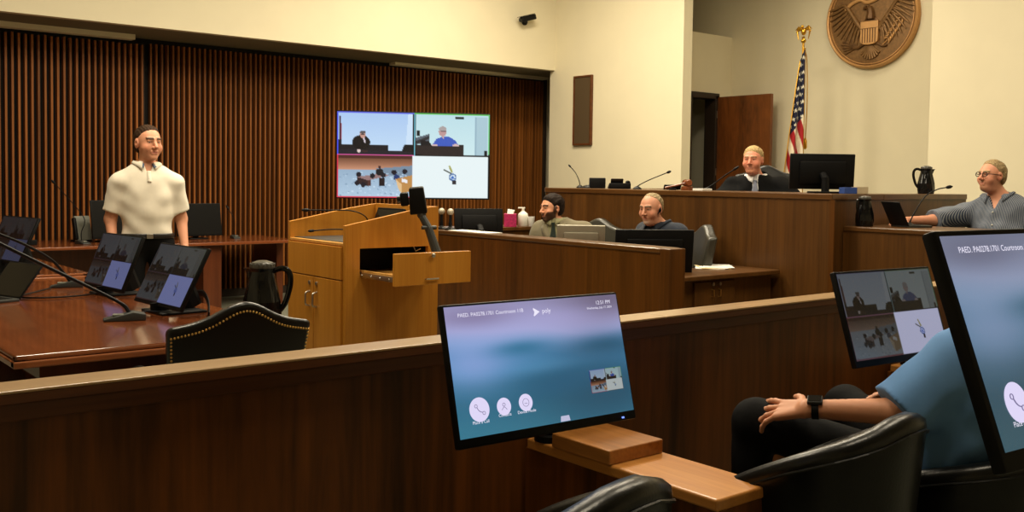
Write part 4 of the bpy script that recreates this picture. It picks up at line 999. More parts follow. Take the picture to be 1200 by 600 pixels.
exec_chair('grey leather arched chair behind the bearded clerk in the light suit', (5.90, 6.30, 0), 100, ztop=1.09, wback=.60, nails=False, name='leather_chair', leather='leather_grey')
ch = exec_chair('black high-backed leather chair behind the robed judge', (7.52, 5.56, .45), 123, ztop=1.145, wback=.58, nails=False, name='leather_chair', leather='leather')
ch = exec_chair('dark chair hidden behind the witness in the striped shirt', (7.98, 3.48, .3), 90, ztop=1.0, nails=False, name='leather_chair')

def tub_chair(lab, loc_, rz, ztop=.855, zarm=.62, hw=.29):
    """low tub chair, faces +y: arms and back are one rolled shell"""
    t = thing('tub_chair', lab, 'chair', loc_, R(rz))
    path = []
    for k in range(6): path.append((-hw, .15-.03*k))
    for k in range(1, 20):
        a = PI+PI*k/20; c_, s_ = math.cos(a), math.sin(a); path.append((hw*np.sign(c_)*abs(c_)**.8, -.015+.25*np.sign(s_)*abs(s_)**.8))
    for k in range(6): path.append((hw, 0.0+.03*k))
    n = len(path); rim = []
    for i, (x, y) in enumerate(path):
        rim.append(0)
    ln = [0.0]
    for i in range(1, n): ln.append(ln[-1]+math.hypot(path[i][0]-path[i-1][0], path[i][1]-path[i-1][1]))
    for i in range(n):
        f = 1-abs(2*ln[i]/ln[-1]-1); f = min(1, f*1.06); rim[i] = zarm+(ztop-zarm)*(f**.85 if f < .94 else .94**.85+(f-.94)*.3)
    cx = np.array(path); nrm = []
    for i in range(n):
        d = cx[min(i+1, n-1)]-cx[max(i-1, 0)]; d /= np.linalg.norm(d); nrm.append((-d[1], d[0]))   # to the left of travel = outward? travel is ccw round the back
    B = BM(); rings = []
    for i in range(n):
        x, y = path[i]; nx, ny = nrm[i]; zt = rim[i]; s = -1
        ring = []
        for (o, z) in ((.0, .30), (.026, .36), (.034, zt-.10), (.036, zt-.035), (.030, zt-.012), (.012, zt), (-.02, zt-.001), (-.038, zt-.014), (-.044, zt-.04), (-.04, zt-.12), (-.05, .47), (-.03, .40), (-.01, .30)):
            flare = .03*((z-.3)/.5)
            ring.append((x+s*nx*(o+flare), y+s*ny*(o+flare), z))
        rings.append(ring)
    loft(B, rings); bmesh.ops.recalc_face_normals(B, faces=B.faces[:]); sh = obj('shell', B, M['leather'], t, True, angle=75)
    B = BM(); tube(B, [(path[i][0]-nrm[i][0]*(.039+.03*((rim[i]-.045-.3)/.5)), path[i][1]-nrm[i][1]*(.039+.03*((rim[i]-.045-.3)/.5)), rim[i]-.045) for i in range(n)], .0045, 6); obj('piping', B, M['leather'], sh, True)
    B = BM(); box(B, -hw+.03, hw-.03, -.22, .30, .36, .47, .04, 4); obj('seat', B, M['leather'], t, True)
    star_base(t, M['black'], .36); return t
tub_chair('empty black leather tub chair in front of the juror in the blue shirt', (2.54, 1.70, 0), 5, .825, .565, .20)
tub_chair('black leather tub chair at the bottom edge below the teal monitor', (1.31, 1.60, 0), 10, .885, .64, .25)
tub_chair('black leather tub chair the juror in the blue shirt sits on', (3.22, 1.55, 0), 8, .70, .52)
# ================================================================== people: implicit bodies meshed with surface nets
def nrm(v): v = np.asarray(v, float); return v/np.linalg.norm(v)
def smin(a, b, k):
    h = np.clip(.5+.5*(b-a)/k, 0, 1); return b*(1-h)+a*h-k*h*(1-h)
def smax(a, b, k): return -smin(-a, -b, k)
def cap(P, a, b, ra, rb):
    a = np.asarray(a, float); b = np.asarray(b, float); d = b-a; L2 = d@d+1e-12
    t = np.clip(((P-a)@d)/L2, 0, 1)
    return np.linalg.norm(P-a-t[:, None]*d, axis=1)-(ra+(rb-ra)*t)
def ell(P, c, r, Rm=None):
    q = P-np.asarray(c, float)
    if Rm is not None: q = q@Rm          # columns of Rm are the local axes
    r = np.asarray(r, float); k0 = np.linalg.norm(q/r, axis=1); k1 = np.linalg.norm(q/(r*r), axis=1)+1e-9
    return k0*(k0-1)/k1
def nets(fn, lo, hi, h):
    lo, hi = np.asarray(lo, float), np.asarray(hi, float); n = np.maximum(np.ceil((hi-lo)/h).astype(int)+1, 3)
    st = 4; nc = (n+st-2)//st; n = nc*st+1            # coarse blocks of 4 cells; only blocks near the surface are refined
    gc = np.stack(np.meshgrid(*[lo[i]+h*st*(np.arange(nc[i])+.5) for i in range(3)], indexing='ij'), -1)
    Fc = fn(gc.reshape(-1, 3)).reshape(nc); near = np.abs(Fc) < h*st*1.9
    F = np.repeat(np.repeat(np.repeat(Fc, st, 0), st, 1), st, 2); F = np.pad(F, ((0, 1),)*3, mode='edge')
    bl = np.argwhere(near)
    if len(bl):
        off = np.array([(x, y, z) for x in range(st+1) for y in range(st+1) for z in range(st+1)])
        ii = (bl[:, None, :]*st+off[None]).reshape(-1, 3); lin_i = np.unique((ii[:, 0]*n[1]+ii[:, 1])*n[2]+ii[:, 2])
        ijk = np.stack([lin_i//(n[1]*n[2]), (lin_i//n[2]) % n[1], lin_i % n[2]], 1)
        F[ijk[:, 0], ijk[:, 1], ijk[:, 2]] = fn(lo+h*ijk)
    S = F < 0
    cs = np.zeros(n-1, int)
    for dx in (0, 1):
        for dy in (0, 1):
            for dz in (0, 1): cs += S[dx:n[0]-1+dx, dy:n[1]-1+dy, dz:n[2]-1+dz]
    act = (cs > 0) & (cs < 8); idx = -np.ones(n-1, int); cells = np.argwhere(act); idx[act] = np.arange(len(cells))
    if len(cells) == 0: return np.zeros((0, 3)), []
    acc = np.zeros((len(cells), 3)); cnt = np.zeros(len(cells))
    cor = [(x, y, z) for x in (0, 1) for y in (0, 1) for z in (0, 1)]
    for a in cor:
        for ax in range(3):
            if a[ax]: continue
            b = list(a); b[ax] = 1
            fa = F[cells[:, 0]+a[0], cells[:, 1]+a[1], cells[:, 2]+a[2]]; fb = F[cells[:, 0]+b[0], cells[:, 1]+b[1], cells[:, 2]+b[2]]
            m = (fa < 0) != (fb < 0); t = np.where(m, fa/(fa-fb+1e-30), 0)
            p = np.tile(np.array(a, float), (len(cells), 1)); p[:, ax] += t
            acc += p*m[:, None]; cnt += m
    V = lo+h*(cells+acc/cnt[:, None]); Q = []
    for ax in range(3):
        u, v = (ax+1) % 3, (ax+2) % 3
        sl0 = [slice(None)]*3; sl1 = [slice(None)]*3; sl0[ax] = slice(0, n[ax]-1); sl1[ax] = slice(1, n[ax])
        A, Bb = S[tuple(sl0)], S[tuple(sl1)]; e = np.argwhere(A != Bb)
        e = e[(e[:, u] > 0) & (e[:, v] > 0) & (e[:, u] < n[u]-1) & (e[:, v] < n[v]-1)]
        if len(e) == 0: continue
        ins = A[e[:, 0], e[:, 1], e[:, 2]]
        def ci(du, dv):
            c = e.copy(); c[:, u] += du; c[:, v] += dv; return idx[c[:, 0], c[:, 1], c[:, 2]]
        q = np.stack([ci(-1, -1), ci(0, -1), ci(0, 0), ci(-1, 0)], 1); q[~ins] = q[~ins][:, ::-1]; Q.append(q)
    return V, np.concatenate(Q)
def mesh_from(name, parts, cols, material, parent, o):
    Vs, Fs, Cs, k = [], [], [], 0
    for V, Q in parts:
        Vs.append(V); Fs.append(np.asarray(Q)+k); k += len(V)
    V = np.concatenate(Vs); Q = np.concatenate(Fs)
    me = bpy.data.meshes.new(name); me.from_pydata((V-np.asarray(o)).tolist(), [], Q.tolist())
    for p in me.polygons: p.use_smooth = True
    if cols is not None:
        c = cols(V); face_colors(me, np.concatenate([c, np.ones((len(V), 1))], 1))
    ob = obj(name, me, material, parent); return ob
def fine_coarse(fn, lo, hi, h, fines):
    """coarse net outside the fine boxes, fine nets inside them, one surface"""
    parts = []; V, Q = nets(fn, lo, hi, h); keep = np.ones(len(Q), bool)
    for (a, b, hf) in fines:
        a, b = np.asarray(a), np.asarray(b)
        ins = np.all((V > a+h*1.2) & (V < b-h*1.2), axis=1)
        keep &= ~np.all(ins[Q], axis=1)
        parts.append(nets(fn, a, b, hf))
    Q = Q[keep]; used = np.unique(Q); mp = -np.ones(len(V), int); mp[used] = np.arange(len(used))
    return [(V[used], mp[Q])]+parts

SKIN = vcol_mat('skin', .5, .4, sss=.06)
def cloth_mat(name, col, stripe=None, rough=.85, bump=.12, noise=.03, bscale=9):
    m = mat(name, col, rough, spec=.25, noise=noise, nscale=20, bump=bump, bscale=bscale, sheen=.1)
    return m
def head_field(Q, s):
    jw = s.get('jaw', 1.0); ch = s.get('cheek', 1.0)
    d = ell(Q, (0, -.016, .036), (.075, .096, .084))
    d = smin(d, ell(Q, (0, .022, .0), (.066*ch, .068, .085)), .03)
    d = smin(d, ell(Q, (0, .028, -.058), (.054*jw, .055, .050)), .03)
    d = smin(d, ell(Q, (0, .068, -.093), (.024*jw, .02, .019)), .025)
    for sx in (-1, 1):
        d = smin(d, ell(Q, (sx*.042*ch, .055, -.028), (.028, .028, .03)), .02)
        d = smax(d, -(np.linalg.norm(Q-np.array((sx*.032, .101, .012)), axis=1)-.016), .014)
        d = smin(d, cap(Q, (sx*.014, .088, .033), (sx*.045, .076, .034), .009, .007), .012)
        d = smin(d, cap(Q, (sx*.021, .0855, .0185), (sx*.043, .0795, .0185), .0055, .005), .005)
        d = smin(d, ell(Q, (sx*.079, -.008, .0), (.010, .022, .034)), .008)
        d = smax(d, -(np.linalg.norm(Q-np.array((sx*.092, -.003, .002)), axis=1)-.011), .006)
    d = smin(d, cap(Q, (0, .088, .018), (0, .113, -.022), .008, .012), .012)
    for sx in (-1, 1): d = smin(d, np.linalg.norm(Q-np.array((sx*.013, .100, -.026)), axis=1)-.009, .008)
    d = smin(d, cap(Q, (-.020, .084, -.0525), (.020, .084, -.0525), .006, .006), .008)
    d = smin(d, cap(Q, (-.016, .084, -.065), (.016, .084, -.065), .007, .007), .008)
    d = smax(d, -cap(Q, (-.022, .092, -.0585), (.022, .092, -.0585), .0025, .0025), .004)
    if s.get('double'): d = smin(d, ell(Q, (0, .015, -.100), (.052, .050, .028)), .03)
    return d
def hand_prims(w, d, n, side, curl=.35, spread=.1, sc=1.0, curls=None):
    """wrist, pointing dir, back-of-hand normal, thumb-side dir -> capsule list"""
    d, n = nrm(d), nrm(n); n = nrm(n-d*(n@d)); t = np.cross(d, n); t = t if t@np.asarray(side, float) > 0 else -t
    w = np.asarray(w, float); out = []
    for k, o in enumerate((.027, .009, -.010, -.027)):
        out.append((w+t*o*.55*sc, w+d*.088*sc+t*o*sc-n*.002, .015*sc, .0115*sc, .012))
    L_ = ((.040, .025, .020), (.045, .029, .021), (.041, .027, .020), (.032, .021, .018))
    for k, o in enumerate((.028, .0095, -.0095, -.028)):
        p = w+d*.090*sc+t*o*sc; a = (curls[k] if curls else curl)*.6; dr = nrm(d+t*(1.5-k)*spread)
        for j, l in enumerate(L_[k]):
            dd = dr*math.cos(a)-n*math.sin(a); q = p+dd*l*sc; r0 = (.0092, .0082, .0074)[j]*(.9 if k == 3 else 1)*sc
            out.append((p, q, r0, r0*.9, .004)); p = q; a += (curls[k] if curls else curl)
    p = w+d*.022*sc+t*.022*sc; dd = nrm(d*.62+t*.75-n*.25)
    for l, r0 in ((.045, .0125), (.032, .0098), (.025, .0088)):
        q = p+dd*l*sc; out.append((p, q, r0*sc, r0*.9*sc, .008)); p = q; dd = nrm(dd+d*.3-n*.12)
    return out

def person(name, label, J, S):
    o = np.array(S['root'], float)
    T = thing(name, label, 'person', tuple(o))
    bf = nrm(S['bf']); nb, pv = np.array(J['neck'], float), np.array(J['pelvis'], float)
    bu = nrm(nb-pv); br = nrm(np.cross(bf, bu)); bf = np.cross(bu, br); Rb = np.stack([br, bf, bu], 1)
    hf = nrm(S['hf']); hu = nrm(np.array(S.get('hu', (0, 0, 1)), float)); hr = nrm(np.cross(hf, hu)); hu = np.cross(hr, hf); Rh = np.stack([hr, hf, hu], 1)
    hc = np.array(J['head'], float); hs = S.get('hs', 1.0)
    Ltor = np.linalg.norm(nb-pv); cd = S.get('cd', .115); sw = S.get('sw', .19); by = S.get('belly', .12); bx = S.get('bellyx', .165); ag = S.get('arm', 1.0); lg = S.get('leg', 1.0)
    def A(f, x=0, y=0): return pv+bu*(Ltor*f)+br*x+bf*y
    def torso(P, g):
        d = ell(P, A(.72), (sw*.92+g, cd+g, Ltor*.30+g), Rb)
        d = smin(d, ell(P, A(.38, 0, (by-.12)*.5), (bx+g, by+g, Ltor*.34+g), Rb), .09)
        d = smin(d, ell(P, A(.06, 0, 0), (S.get('hip', .165)+g, .115+g, .13+g), Rb), .06)
        for s_ in ('L', 'R'):
            d = smin(d, cap(P, A(.97), np.array(J['sh'+s_]), .055+g, .052*ag+g), .05)
        return d
    def uparm(P, g, s_): return cap(P, J['sh'+s_], J['el'+s_], .054*ag+g, .041*ag+g)
    def foarm(P, g, s_): return cap(P, J['el'+s_], J['wr'+s_], .040*ag+g, .027*ag**.5+g)
    def neck(P, g): return cap(P, nb-bu*.02, hc-Rh[:, 2]*.05*hs-Rh[:, 1]*.015, S.get('neckr', .058)+g, .052+g)
    def legs(P, g):
        d = None
        for s_ in ('L', 'R'):
            a = smin(cap(P, J['hp'+s_], J['kn'+s_], .082*lg+g, .058*lg+g), cap(P, J['kn'+s_], J['an'+s_], .056*lg+g, .038+g), .03)
            d = a if d is None else smin(d, a, .03)
        return d
    hands = {s_: hand_prims(J['wr'+s_], *S['hand'+s_][:3], **S['hand'+s_][3]) for s_ in ('L', 'R')}
    def hand(P, s_):
        d = None
        for (a, b, ra, rb, k) in hands[s_]:
            c = cap(P, a, b, ra, rb); d = c if d is None else smin(d, c, k)
        return d
    hsty = S.get('face', {})
    def headf(P): return head_field(((P-hc)@Rh)/hs, hsty)*hs
    def body(P):
        d = torso(P, -.006); d = smin(d, neck(P, 0), .035); d = smin(d, headf(P), .02)
        for s_ in ('L', 'R'):
            d = smin(d, uparm(P, 0, s_), .03); d = smin(d, foarm(P, 0, s_), .02); d = smin(d, hand(P, s_), .012)
        d = smin(d, legs(P, -.008), .04)
        for s_ in ('L', 'R'): d = smin(d, cap(P, J['an'+s_], np.array(J['to'+s_]), .038, .03), .02)
        return d
    allp = np.array([J[k] for k in J]+[q[1] for s_ in ('L', 'R') for q in hands[s_]]); lo = allp.min(0)-.19; hi = allp.max(0)+.19; lo[2] = max(lo[2], o[2]-.02)
    fines = [(hc-.155*hs, hc+.155*hs, .0042)]
    for s_ in ('L', 'R'):
        if S['hand'+s_][3].get('sc', 1) and S.get('fine'+s_, False):
            hp = np.array([q[k] for q in hands[s_] for k in (0, 1)]); fines.append((hp.min(0)-.025, hp.max(0)+.025, .0028))
    skin = lin(S.get('skin', (206, 148, 116))); lip = lin(S.get('lip', (168, 98, 84)))
    hairc = lin(S.get('hairc', (60, 42, 28)))
    def colors(V):
        C = np.tile(skin, (len(V), 1)); Q = ((V-hc)@Rh)/hs
        def blend(m, c, k):
            nonlocal C
            m = np.clip(m, 0, 1)[:, None]*k; C = C*(1-m)+m*np.asarray(c)
        def g(c, r): return np.exp(-(((Q-np.array(c))/np.array(r))**2).sum(1))
        red = skin*np.array((1.0, .72, .66))
        for sx in (-1, 1):
            blend(g((sx*.05, .065, -.02), (.025, .03, .025)), red, .5); blend(g((sx*.08, -.01, 0), (.02, .03, .04)), red, .5)
            blend(g((sx*.032, .085, .012), (.016, .03, .010)), skin*.55, .5)
        blend(g((0, .112, -.02), (.014, .02, .016)), red, .6)
        blend(g((0, .092, -.0585), (.024, .012, .0085))*1.4, lip, .9)
        for sx in (-1, 1):
            bm_ = ((np.abs(Q[:, 0]-sx*.031) < .022) & (np.abs(Q[:, 2]-.036+.12*np.abs(np.abs(Q[:, 0])-.03)) < .0075) & (Q[:, 1] > .05)).astype(float)
            blend(bm_, lin(S.get('browc', S.get('hairc', (60, 42, 28)))), .92)
        if S.get('beardfn'):
            blend(S['beardfn'](Q), lin(S['beardc']), S.get('beardk', .85))
        if S.get('stubble'):
            blend(((Q[:, 2] > .02) & (Q[:, 1] < .03)).astype(float), hairc, .35)
        return C
    parts = fine_coarse(body, lo, hi, .0115, fines)
    mesh_from('body', parts, colors, SKIN, T, o)
    # eyes
    for sx in (-1, 1):
        B = BM(); sphere(B, (0, 0, 0), .0108*hs, 1, 1, .72, 16); me = bpy.data.meshes.new('eye'); B.to_mesh(me); B.free()
        vs = np.array([v.co for v in me.vertices]); dn = vs/np.linalg.norm(vs, axis=1)[:, None]; ang = np.arccos(np.clip(dn@np.array((S.get('gaze', 0)*1., 1, -.12))/math.hypot(1, S.get('gaze', 0)), -1, 1))
        cc = np.where((ang < .5)[:, None], lin((70, 62, 54)), lin((226, 214, 200))); cc = np.where((ang < .26)[:, None], lin((12, 10, 10)), cc)
        face_colors(me, np.concatenate([cc, np.ones((len(vs), 1))], 1))
        e = obj('eye', me, EYE, T); c = hc+Rh@(np.array((sx*.032, .0745, .0115))*hs)-o
        e.matrix_local = Matrix.Translation(c) @ Matrix([list(r_) for r_ in Rh]).to_4x4()
    # hair
    if S.get('hairfn'):
        def hair(P):
            Q = ((P-hc)@Rh)/hs; gr = S.get('hairg', .010); nz = .0015*np.sin(Q[:, 0]*400+Q[:, 1]*50+2.5*np.sin(Q[:, 1]*45+Q[:, 2]*30))+.001*np.sin(Q[:, 1]*70+Q[:, 2]*90)
            rg = S['hairfn'](Q); tp = np.clip(-rg/.032, 0, 1)**.6; gz = 1+(S.get('hairtop', 1.2)-1)*np.clip(Q[:, 2]/.1, 0, 1)
            d = ell(Q, (0, -.016, .036), (.0755, .0965, .0845))-gr*tp*gz+nz*(.3+tp)
            d = smin(d, ell(Q, (0, -.03, -.02), (.0685, .074, .07))-gr*tp*.8, .03)
            return smax(d, rg+.004*np.sin(Q[:, 0]*190)*np.sin(Q[:, 2]*150+1), .004)*hs
        V, F_ = nets(hair, hc-.15*hs, hc+.15*hs, .0045)
        mesh_from('hair', [(V, F_)], None, HAIR(S['hairc']), T, o)
    # garments
    ctx = dict(torso=torso, uparm=uparm, foarm=foarm, neck=neck, legs=legs, A=A, bu=bu, bf=bf, br=br, nb=nb, pv=pv, J=J, hc=hc, Rh=Rh, headf=headf)
    gfn = {}
    for gname, fn, h_, mt in S['garments'](ctx):
        gfn[gname] = fn
        V, F_ = nets(fn, lo-.03, hi+.03, h_)
        if len(V): mesh_from(gname, [(V, F_)], None, mt, T, o)
    return T, dict(A=A, bu=bu, bf=bf, br=br, Rb=Rb, hc=hc, Rh=Rh, hs=hs, o=o, nb=nb, J=J, gfn=gfn, ctx=ctx)
EYE = vcol_mat('eye', .15, .5)
_hm = {}
def HAIR(c):
    if c not in _hm: _hm[c] = mat('hair_%d_%d_%d' % c, c, .7, spec=.15, noise=.5, nscale=140, bump=.4, bscale=260)
    return _hm[c]
def folds(P, a, f1, f2, dirv):
    x = P@np.array(dirv); return a*np.sin(f1*P[:, 2]+9*np.sin(3.1*x+P[:, 0]*2))*np.sin(f2*x+2.*np.sin(4*P[:, 2]))
def shirt(c, g=.016, sleeve=.75, waist=.12, hem=None, necklift=.0, fold=.003, long=False, vneck=0.0, loose=.012, jit=1.0, vshape=(.055, .27)):
    J = c['J']
    def f(P):
        d = c['torso'](P, g)
        for s_ in ('L', 'R'):
            sh, e, w = np.array(J['sh'+s_]), np.array(J['el'+s_]), np.array(J['wr'+s_])
            u = nrm(e-sh)
            if long:
                a = smin(c['uparm'](P, g+loose*.7, s_), smax(c['foarm'](P, g+loose*.3, s_), (P-w)@nrm(w-e)+.015, .004), .02)
            else:
                q = sh+(e-sh)*sleeve; a = smax(cap(P, sh, e+u*.1, .054*1.0+g+loose*.5, .05+g+loose), (P-q)@u, .005)
            d = smin(d, a, .045)
        if necklift > 0: d = smin(d, c['neck'](P, .008), .02)
        ax_ = nrm(c['hc']-c['nb']); rel_ = P-c['nb']; cyl_ = np.linalg.norm(rel_-(rel_@ax_)[:, None]*ax_, axis=1)
        d = smax(d, np.minimum((rel_@nrm(c['bu']-c['bf']*.35))-.004-necklift, .098-cyl_), .006)
        if vneck > 0:
            q = P-c['A'](.98); x = q@c['br']; y = q@c['bf']; z = q@c['bu']
            wedge = np.maximum(np.abs(x)-np.maximum(-.02, vshape[0]+z*vshape[1])*vneck, -y+.01)
            d = smax(d, -wedge, .004)
        if waist is not None: d = smax(d, -((P-c['A'](waist))@c['bu']), .01)
        return d+folds(P, fold*jit, 26, 31, c['br'])+folds(P, fold*.7, 47, 23, c['bf'])
    return f
def trousers(c, g=.012, top=.17):
    def f(P):
        d = smin(c['legs'](P, g), smax(c['torso'](P, g-.002), (P-c['A'](top))@c['bu'], .01), .05)
        return d+folds(P, .003, 24, 30, c['br'])
    return f
def shoes(c):
    J = c['J']
    def f(P):
        d = None
        for s_ in ('L', 'R'):
            a, t = np.array(J['an'+s_]), np.array(J['to'+s_]); q = cap(P, (a[0], a[1], t[2]+.02), t, .046, .044); q = smin(q, cap(P, a, (a[0], a[1], t[2]+.02), .044, .045), .02)
            d = q if d is None else np.minimum(d, q)
        return d
    return f
def collar(T, I, m, over='polo_shirt', w=.036, gap=.30, lift=.030, pts=.030, name='collar', off=.006, droop=.02):
    """folded collar: a stand following the neck and two leaves laid on the shirt, open at the front"""
    A, bu, bf, br, o, ctx = I['A'], I['bu'], I['bf'], I['br'], I['o'], I['ctx']
    fn = lambda P: np.minimum(ctx['torso'](P, .0), I['gfn'][over](P)); nk = lambda P: ctx['neck'](P, 0)
    def push(P, f, dist, dirs):
        for _ in range(14):
            d = f(P)-dist; P = P-dirs*np.minimum(0, d)[:, None]*.7
        return P
    n = 36; a = PI/2+gap+(2*PI-2*gap)*np.arange(n+1)/n; f = np.abs(2*np.arange(n+1)/n-1)
    rad = br*np.cos(a)[:, None]+bf*np.sin(a)[:, None]; c0 = I['nb']
    h = lift-droop*f**1.5
    top = push(c0+rad*.045+bu*h[:, None], nk, off*.8, rad)
    up = rad*.55+bu*.85
    mid = top+rad*.010+bu*.004
    low = top+rad*(.026+.010*f)[:, None]-bu*(w*(.7)+pts*f**7)[:, None]+bf*(.012*f**7)[:, None]
    mid = push(mid, fn, off, up); low = push(low, fn, off, up); m2 = push((mid+low)/2+up*.004, fn, off+.003, up)
    B = BM(); L_ = [[B.verts.new(p-o) for p in r_] for r_ in (top-bu*.012, top, mid, m2, low)]
    for a_, b_ in zip(L_, L_[1:]):
        for k in range(n): B.faces.new((a_[k], a_[k+1], b_[k+1], b_[k]))
    ob = obj(name, B, m, T, True, angle=120); md = ob.modifiers.new('thick', 'SOLIDIFY'); md.thickness = .005; md.offset = 0
    return ob
def lay(I, P, off):
    """rest points on the clothed front of the torso"""
    ctx = I['ctx']; f = lambda Q: np.minimum.reduce([ctx['torso'](Q, 0)]+[g(Q) for k, g in I['gfn'].items() if k not in ('trousers', 'shoes')])
    P = np.array(P, float)
    for _ in range(16):
        d = f(P)-off; P = P-I['bf']*np.clip(d, -.05, .05)[:, None]*.7
    return P
def strip(T, I, name, rows, m, th=.004, off=.004):
    """thick cloth strip lying on the front of the garments: rows of (height fraction, x, start depth)"""
    n = len(rows[0]); fr = np.array(rows, float); fine = []
    for i in range(len(rows)-1):
        for k in range(4): fine.append(fr[i]+(fr[i+1]-fr[i])*k/4)
    fine.append(fr[-1]); fine = np.array(fine)
    P = lay(I, [I['A'](p[0], p[1], .17) for r in fine for p in r], off)-I['o']; P = P.reshape(len(fine), n, 3)
    B = BM(); V = [[B.verts.new(p) for p in r] for r in P]
    for a_, b_ in zip(V, V[1:]):
        for k in range(n-1): B.faces.new((a_[k], a_[k+1], b_[k+1], b_[k]))
    ob = obj(name, B, m, T, True); md = ob.modifiers.new('thick', 'SOLIDIFY'); md.thickness = th; md.offset = 0
    return ob
def buttons(T, I, fs, r=.0055, x=0.0):
    for p in lay(I, [I['A'](f, x, .17) for f in fs], .003): obj('shirt_button', sphere(BM(), tuple(p-I['o']), r, n=12), M['whiteplastic'], T, True)

POLO = cloth_mat('cream_polo', (226, 218, 200)); POLOIN = cloth_mat('blue_lining', (92, 112, 142))
PANTS = mat('black_trousers', (14, 14, 15), .85, spec=.15, bump=.25, bscale=14); LEATH = mat('belt_leather', (20, 17, 15), .4, noise=.2)
ROBE = mat('black_robe', (10, 10, 11), .85, spec=.12, bump=.3, bscale=14); NAVY = cloth_mat('navy_shirt', (34, 40, 52)); SUIT = cloth_mat('light_suit', (112, 104, 82)); OLIVE = cloth_mat('pale_green_shirt', (126, 122, 90)); TIE = cloth_mat('dark_green_tie', (24, 34, 26)); WHITESH = cloth_mat('white_shirt', (226, 224, 222)); BLUE = cloth_mat('blue_shirt', (98, 142, 196)); SHOE = mat('black_shoes', (16, 15, 15), .3)
# striped shirt cloth
STR = cloth_mat('striped_shirt', (70, 84, 108))
nt = STR.node_tree; wv = nt.nodes.new('ShaderNodeTexWave'); wv.wave_type = 'BANDS'; wv.bands_direction = 'Y'; wv.inputs['Scale'].default_value = 36; wv.inputs['Distortion'].default_value = .6
cr = nt.nodes.new('ShaderNodeValToRGB'); cr.color_ramp.elements[0].color = lin4((50, 62, 86)); cr.color_ramp.elements[1].color = lin4((150, 154, 158)); cr.color_ramp.elements[0].position = .5; cr.color_ramp.elements[1].position = .9
tc = nt.nodes.new('ShaderNodeTexCoord'); nt.links.new(tc.outputs['Object'], wv.inputs['Vector']); nt.links.new(wv.outputs['Fac'], cr.inputs['Fac']); nt.links.new(cr.outputs['Color'], nt.nodes['Principled BSDF'].inputs['Base Color'])

def short_hair(line=.010, back=-.07, ear=.02, thin=None):
    """region of the scalp that carries hair: behind the hairline, above the nape, clear of the ears"""
    def f(Q):
        a = .8*Q[:, 1]-.6*Q[:, 2]-line+.10*np.abs(Q[:, 0])
        d = np.maximum(a, back-Q[:, 2])
        d = np.maximum(d, np.minimum(ear-Q[:, 2], Q[:, 1]+.032))
        if thin is not None: d = np.maximum(d, thin*1.0-(-(Q[:, 2]-thin))-thin+0*Q[:, 0] if False else np.minimum(Q[:, 2]-thin, Q[:, 1]+.06))
        return d
    return f
# ---- standing man in the cream polo
b0 = np.array((2.50, 7.25, 0)); bf_ = nrm((-.20, -.98, 0)); br_ = nrm(np.cross(bf_, (0, 0, 1)))
def at0(x, y, z): return b0+br_*x+bf_*y+np.array((0, 0, z))
J = dict(pelvis=at0(0, 0, .97), neck=at0(0, -.01, 1.515), head=at0(-.005, .025, 1.675), shR=at0(.185, -.01, 1.385), shL=at0(-.185, -.01, 1.385), elR=at0(.245, -.04, 1.13), elL=at0(-.245, -.04, 1.13), wrR=at0(.235, .05, .92), wrL=at0(-.255, .05, .92),
         hpR=at0(.095, 0, .93), hpL=at0(-.095, 0, .93), knR=at0(.105, .02, .50), knL=at0(-.105, .02, .50), anR=at0(.11, -.02, .10), anL=at0(-.11, -.02, .10), toR=at0(.13, .15, .045), toL=at0(-.13, .15, .045))
T_, I = person('person', 'standing man in a cream polo shirt and black trousers by the counsel table', J, dict(root=b0, bf=bf_, hf=(.16, -1., -.02), sw=.195, cd=.118, belly=.128, bellyx=.168, arm=1.05, hs=1.07, face=dict(jaw=1.08),
    skin=(212, 150, 118), hairc=(58, 40, 26), hairfn=short_hair(-.006, -.06), hairg=.007, stubble=False, gaze=.2,
    handL=((0, .1, -1), -br_, bf_, dict(curl=.45)), handR=((0, .1, -1), br_, bf_, dict(curl=.45)),
    garments=lambda c: [('polo_shirt', shirt(c, .012, .80, .05, fold=.0035, loose=.010, vneck=1, vshape=(.024, .34)), .0085, POLO), ('trousers', trousers(c, .014, .085), .0115, PANTS), ('shoes', shoes(c), .009, SHOE)]))
collar(T_, I, POLO, gap=.45, lift=.035, pts=.025); collar(T_, I, POLOIN, gap=.36, lift=.026, w=.020, pts=.008, off=.002, name='collar_lining')
Bt = BM(); pts = []
for k in range(40):
    a = 2*PI*k/40; pts.append(tuple(I['A'](.07, .186*math.cos(a), .004+.139*math.sin(a))-I['o']))
tube(Bt, pts, .018, 8, closed=True, sx=.25, sy=1.0); obj('belt', Bt, LEATH, T_, True)
Bt = BM(); c_ = I['A'](.07, 0, .146)-I['o']; box(Bt, -.022, .022, -.004, .004, -.017, .017, .003, 2, Matrix.Translation(c_) @ Matrix([list(r_) for r_ in I['Rb']]).to_4x4()); obj('belt_buckle', Bt, M['metal'], T_)
strip(T_, I, 'placket', [[(.93, -.013, .095), (.93, .013, .095)], [(.86, -.013, .124), (.86, .013, .124)], [(.78, -.013, .142), (.78, .013, .142)]], POLO, .003)
buttons(T_, I, (.90, .83), .0045)

